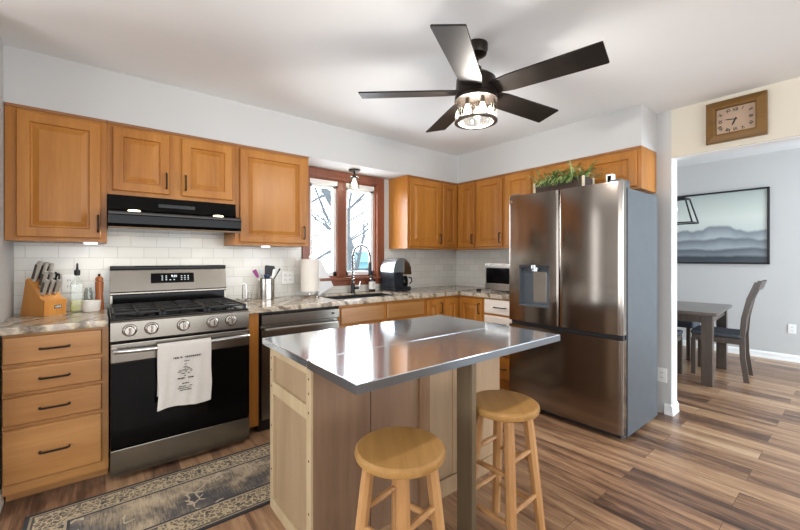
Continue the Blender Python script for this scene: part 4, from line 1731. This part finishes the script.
# soap bottle
t = thing('soap_bottle', 'brown soap pump bottle with a white label right of the faucet', 'bottle', (-1.372, -.10, ZT))
sx_, sy_ = -1.372, -.095
b = MB()
b.lathe([(.001, 0), (.032, 0), (.034, .004), (.034, .115), (.028, .132), (.012, .14), (.012, .15), (.001, .15)], (sx_, sy_, ZT), 28)
obj('body', b, M['soap'], t)
b = MB()
b.lathe([(.0346, .028), (.0346, .105)], (sx_, sy_, ZT), 28, cap=False)
lb = obj('paper_label', b, M['label_white'], t)
b = MB()
for k, (zz, hw) in enumerate(((.088, .011), (.074, .014), (.062, .010), (.05, .012))):
    b.box(sx_ - .006 - hw, sy_ - .0352, ZT + zz, sx_ - .006 + hw, sy_ - .0345, ZT + zz + (.006 if k == 0 else .003))
obj('label_lines', b, M['ink'], lb, smooth=False)
b = MB()
b.lathe([(.014, .15), (.014, .165), (.005, .168), (.005, .19), (.001, .19)], (sx_, sy_, ZT), 16)
b.tube([(sx_, sy_, ZT + .19), (sx_ - .012, sy_ - .012, ZT + .195), (sx_ - .028, sy_ - .026, ZT + .188)], .006, 8)
obj('pump', b, M['black_matte'], t)

# coffee maker
t = thing('coffee_maker', 'black and silver drip coffee maker right of the window', 'coffee maker', (-1.10, -.20, ZT))
b = MB()
b.box(-1.235, -.30, ZT, -1.005, -.055, ZT + .05, .015)
obj('base', b, M['navy'], t)
b = MB()
b.prism([(-1.235, ZT + .045), (-1.235, ZT + .20), (-1.12, ZT + .20), (-1.12, ZT + .045)], 'y', -.295, -.06)
b.box(-1.23, -.13, ZT + .045, -1.01, -.058, ZT + .26, .01)
obj('tank_body', b, M['navy'], t)
b = MB()
pf = []
for k in range(13):
    a = math.pi * (1 - k / 12)
    pf.append((-1.12 + .115 * math.cos(a), ZT + .235 + .115 * math.sin(a)))
b.prism([(-1.235, ZT + .20)] + pf + [(-1.005, ZT + .20)], 'y', -.285, -.06)
obj('domed_head', b, M['silver'], t)
b = MB()
b.prism([(-1.10, ZT + .205), (-1.09, ZT + .325), (-1.04, ZT + .30), (-1.008, ZT + .25), (-1.006, ZT + .205)], 'y', -.296, -.283)
b.box(-1.12, -.30, ZT + .175, -1.003, -.13, ZT + .205, .006)
obj('brew_panel', b, M['copper'], t)
b = MB()
b.lathe([(.001, 0), (.046, 0), (.052, .01), (.055, .05), (.047, .095), (.040, .11), (.001, .112)], (-1.06, -.225, ZT + .052), 28)
cf = obj('carafe', b, M['black'], t)
b = MB()
b.tube([(-1.015, -.26, ZT + .145), (-.99, -.275, ZT + .14), (-.985, -.28, ZT + .10), (-1.005, -.265, ZT + .075)], .008, 8)
obj('carafe_handle', b, M['black_matte'], cf)
b = MB()
b.box(-1.09, -.2995, ZT + .024, -1.05, -.2975, ZT + .034)
obj('switch_light', b, M['label_white'], t)
b = MB()
b.tube([(-1.0, -.07, ZT + .12), (-.965, -.06, ZT + .17), (-.93, -.05, ZT + .12), (-.925, -.06, ZT + .03), (-.96, -.08, ZT + .005), (-1.01, -.09, ZT + .01)], .004, 8)
obj('power_cord', b, M['black_matte'], t)

# microwave
t = thing('microwave', 'small stainless microwave in the corner beside the fridge', 'microwave', (-.2, -1.03, ZT))
b = MB()
b.box(-.40, -.792, ZT + .018, -.03, -1.27, ZT + .295, .006)
for fx_ in (-.37, -.07):
    for fy_ in (-.83, -1.23):
        b.cyl((fx_, fy_, ZT), (fx_, fy_, ZT + .02), .014)
obj('case', b, M['steel'], t)
b = MB()
b.box(-.409, -.812, ZT + .088, -.400, -1.145, ZT + .248, .003)
obj('door_glass', b, M['black'], t)
b = MB()
b.box(-.408, -.796, ZT + .022, -.400, -1.265, ZT + .087, .002).box(-.408, -.796, ZT + .246, -.400, -1.265, ZT + .292, .002)
obj('front_bands', b, M['steel'], t)
b = MB()
b.box(-.409, -1.15, ZT + .088, -.400, -1.263, ZT + .245, .003)
obj('keypad', b, M['black_matte'], t)
b = MB()
b.box(-.50, -.752, ZT, -.455, -.785, ZT + .028, .006)
solo('small_box', b, M['black_matte'], 'small black box on the worktop left of the microwave', 'box')

# ------------------------------------------------------------------ dining room
t = thing('dining_table', 'dark grey-brown rectangular dining table in the next room', 'table', (1.05, -2.41, 0), math.radians(3.5), local=True)
TW, TL, TH = 1.02, 1.55, .73
b = MB()
b.box(0, 0, TH - .032, TW, TL, TH, .004)
obj('tabletop', b, M['walnut_y'], t)
b = MB()
b.box(.05, .05, TH - .11, TW - .05, .075, TH - .033).box(.05, TL - .075, TH - .11, TW - .05, TL - .05, TH - .033).box(.05, .075, TH - .11, .075, TL - .075, TH - .033).box(TW - .075, .075, TH - .11, TW - .05, TL - .075, TH - .033)
obj('apron', b, M['walnut'], t, smooth=False)
for lx in (.035, TW - .125):
    for ly in (.035, TL - .125):
        b = MB()
        b.box(lx, ly, 0, lx + .09, ly + .09, TH - .033, .004)
        obj('leg', b, M['walnut'], t)

t = thing('dining_chair', 'dark wooden dining chair with slatted back at the near end of the table', 'chair', (0, 0, 0), group='dining chairs', local=True)
b = MB()
b.box(-.21, -.20, .435, .21, .22, .48, .018, 3)
obj('seat', b, M['seat_dark'], t)
b = MB()
b.box(-.20, -.19, .375, .20, .21, .434, .004)
obj('seat_rail', b, M['walnut'], t)
for sx_ in (-.185, .185):
    b = MB()
    b.box(sx_ - .02, .175, 0, sx_ + .02, .215, .40, .004)
    obj('leg', b, M['walnut'], t)
    b = MB()
    sp = [(-.235, 0), (-.205, .25), (-.20, .45), (-.215, .65), (-.255, .85), (-.315, 1.02)]
    b.loft([[Vector((sx_ + u, y + v, z)) for u, v in ((-.018, -.022), (.018, -.022), (.018, .022), (-.018, .022))] for y, z in sp])
    obj('back_post', b, M['walnut'], t)
b = MB()
b.loft([[Vector((x, -.303 - .03 * math.cos(x * 7) + v, .945 + w)) for v, w in ((-.012, 0), (.012, -.006), (-.016, .085), (-.04, .09))] for x in [-.20 + .04 * k for k in range(11)]])
obj('top_rail', b, M['walnut'], t)
for k in range(5):
    xx = -.12 + .06 * k
    b = MB()
    b.loft([[Vector((xx + u, y + v, z)) for u, v in ((-.016, -.006), (.016, -.006), (.016, .006), (-.016, .006))] for y, z in ((-.205, .47), (-.225, .65), (-.265, .82), (-.315, .955))])
    obj('back_slat', b, M['walnut'], t)
t.location = (1.70, -2.305, 0)
t.rotation_euler = (0, 0, math.radians(4))
dup(t, (1.16, -1.86, 0), math.radians(-88), 'dark wooden dining chair at the side of the table, half hidden by the wall end')
t = thing('dining_bench', 'dark upholstered bench on the far side of the dining table', 'bench', (2.25, -1.4, 0))
b = MB()
b.box(2.06, -1.985, .40, 2.40, -.85, .485, .02, 3)
obj('seat', b, M['seat_dark'], t)
for lx in (2.09, 2.33):
    for ly in (-1.95, -.93):
        b = MB()
        b.box(lx, ly, 0, lx + .04, ly + .04, .40, .003)
        obj('leg', b, M['walnut'], t)
t = thing('framed_picture', 'large black-framed picture of misty hills on the dining room wall', 'picture', (2.99, -1.80, 1.185))
AY0, AY1, AZ0, AZ1 = -1.05, -2.547, 1.185, 2.16
b = MB()
b.box(2.962, AY0, AZ0, 2.999, AY1, AZ0 + .022).box(2.962, AY0, AZ1 - .022, 2.999, AY1, AZ1).box(2.962, AY0, AZ0, 2.999, AY0 - .022, AZ1).box(2.962, AY1 + .022, AZ0, 2.999, AY1, AZ1)
obj('frame', b, M['black_matte'], t, smooth=False)
b = MB()
b.box(2.975, AY0 - .02, AZ0 + .02, 2.996, AY1 + .02, AZ1 - .02)
obj('print', b, M['art'], t, smooth=False)
t = thing('lantern_pendant', 'open black frame lantern hanging over the dining table', 'pendant light', (1.55, -1.65, 2.59))
b = MB()
bo = [(1.42, -2.13, 1.655), (1.66, -2.13, 1.655), (1.66, -1.25, 1.655), (1.42, -1.25, 1.655)]
to = [(1.45, -2.06, 1.93), (1.62, -2.06, 1.93), (1.62, -1.32, 1.93), (1.45, -1.32, 1.93)]
for q in (bo, to):
    for i in range(4):
        b.tube([q[i], q[(i + 1) % 4]], .008, 6)
for i in range(4):
    b.tube([bo[i], to[i]], .008, 6)
b.tube([(1.535, -2.06, 1.93), (1.535, -1.32, 1.93)], .008, 6)
obj('frame', b, M['black_matte'], t)
b = MB()
b.tube([(1.535, -1.69, 1.93), (1.535, -1.69, 2.58)], .007, 8)
b.lathe([(.06, 2.588), (.06, 2.57), (.001, 2.565)], (1.535, -1.69, 0), 24)
obj('rod', b, M['black_matte'], t)
for yy in (-1.95, -1.69, -1.43):
    b = MB()
    b.lathe([(.012, 1.92), (.012, 1.86), (.001, 1.86)], (1.535, yy, 0), 12)
    so = obj('socket', b, M['black_matte'], t)
    b = MB()
    b.lathe([(.008, 1.86), (.02, 1.83), (.02, 1.80), (.001, 1.78)], (1.535, yy, 0), 14)
    obj('bulb', b, M['white'], so)
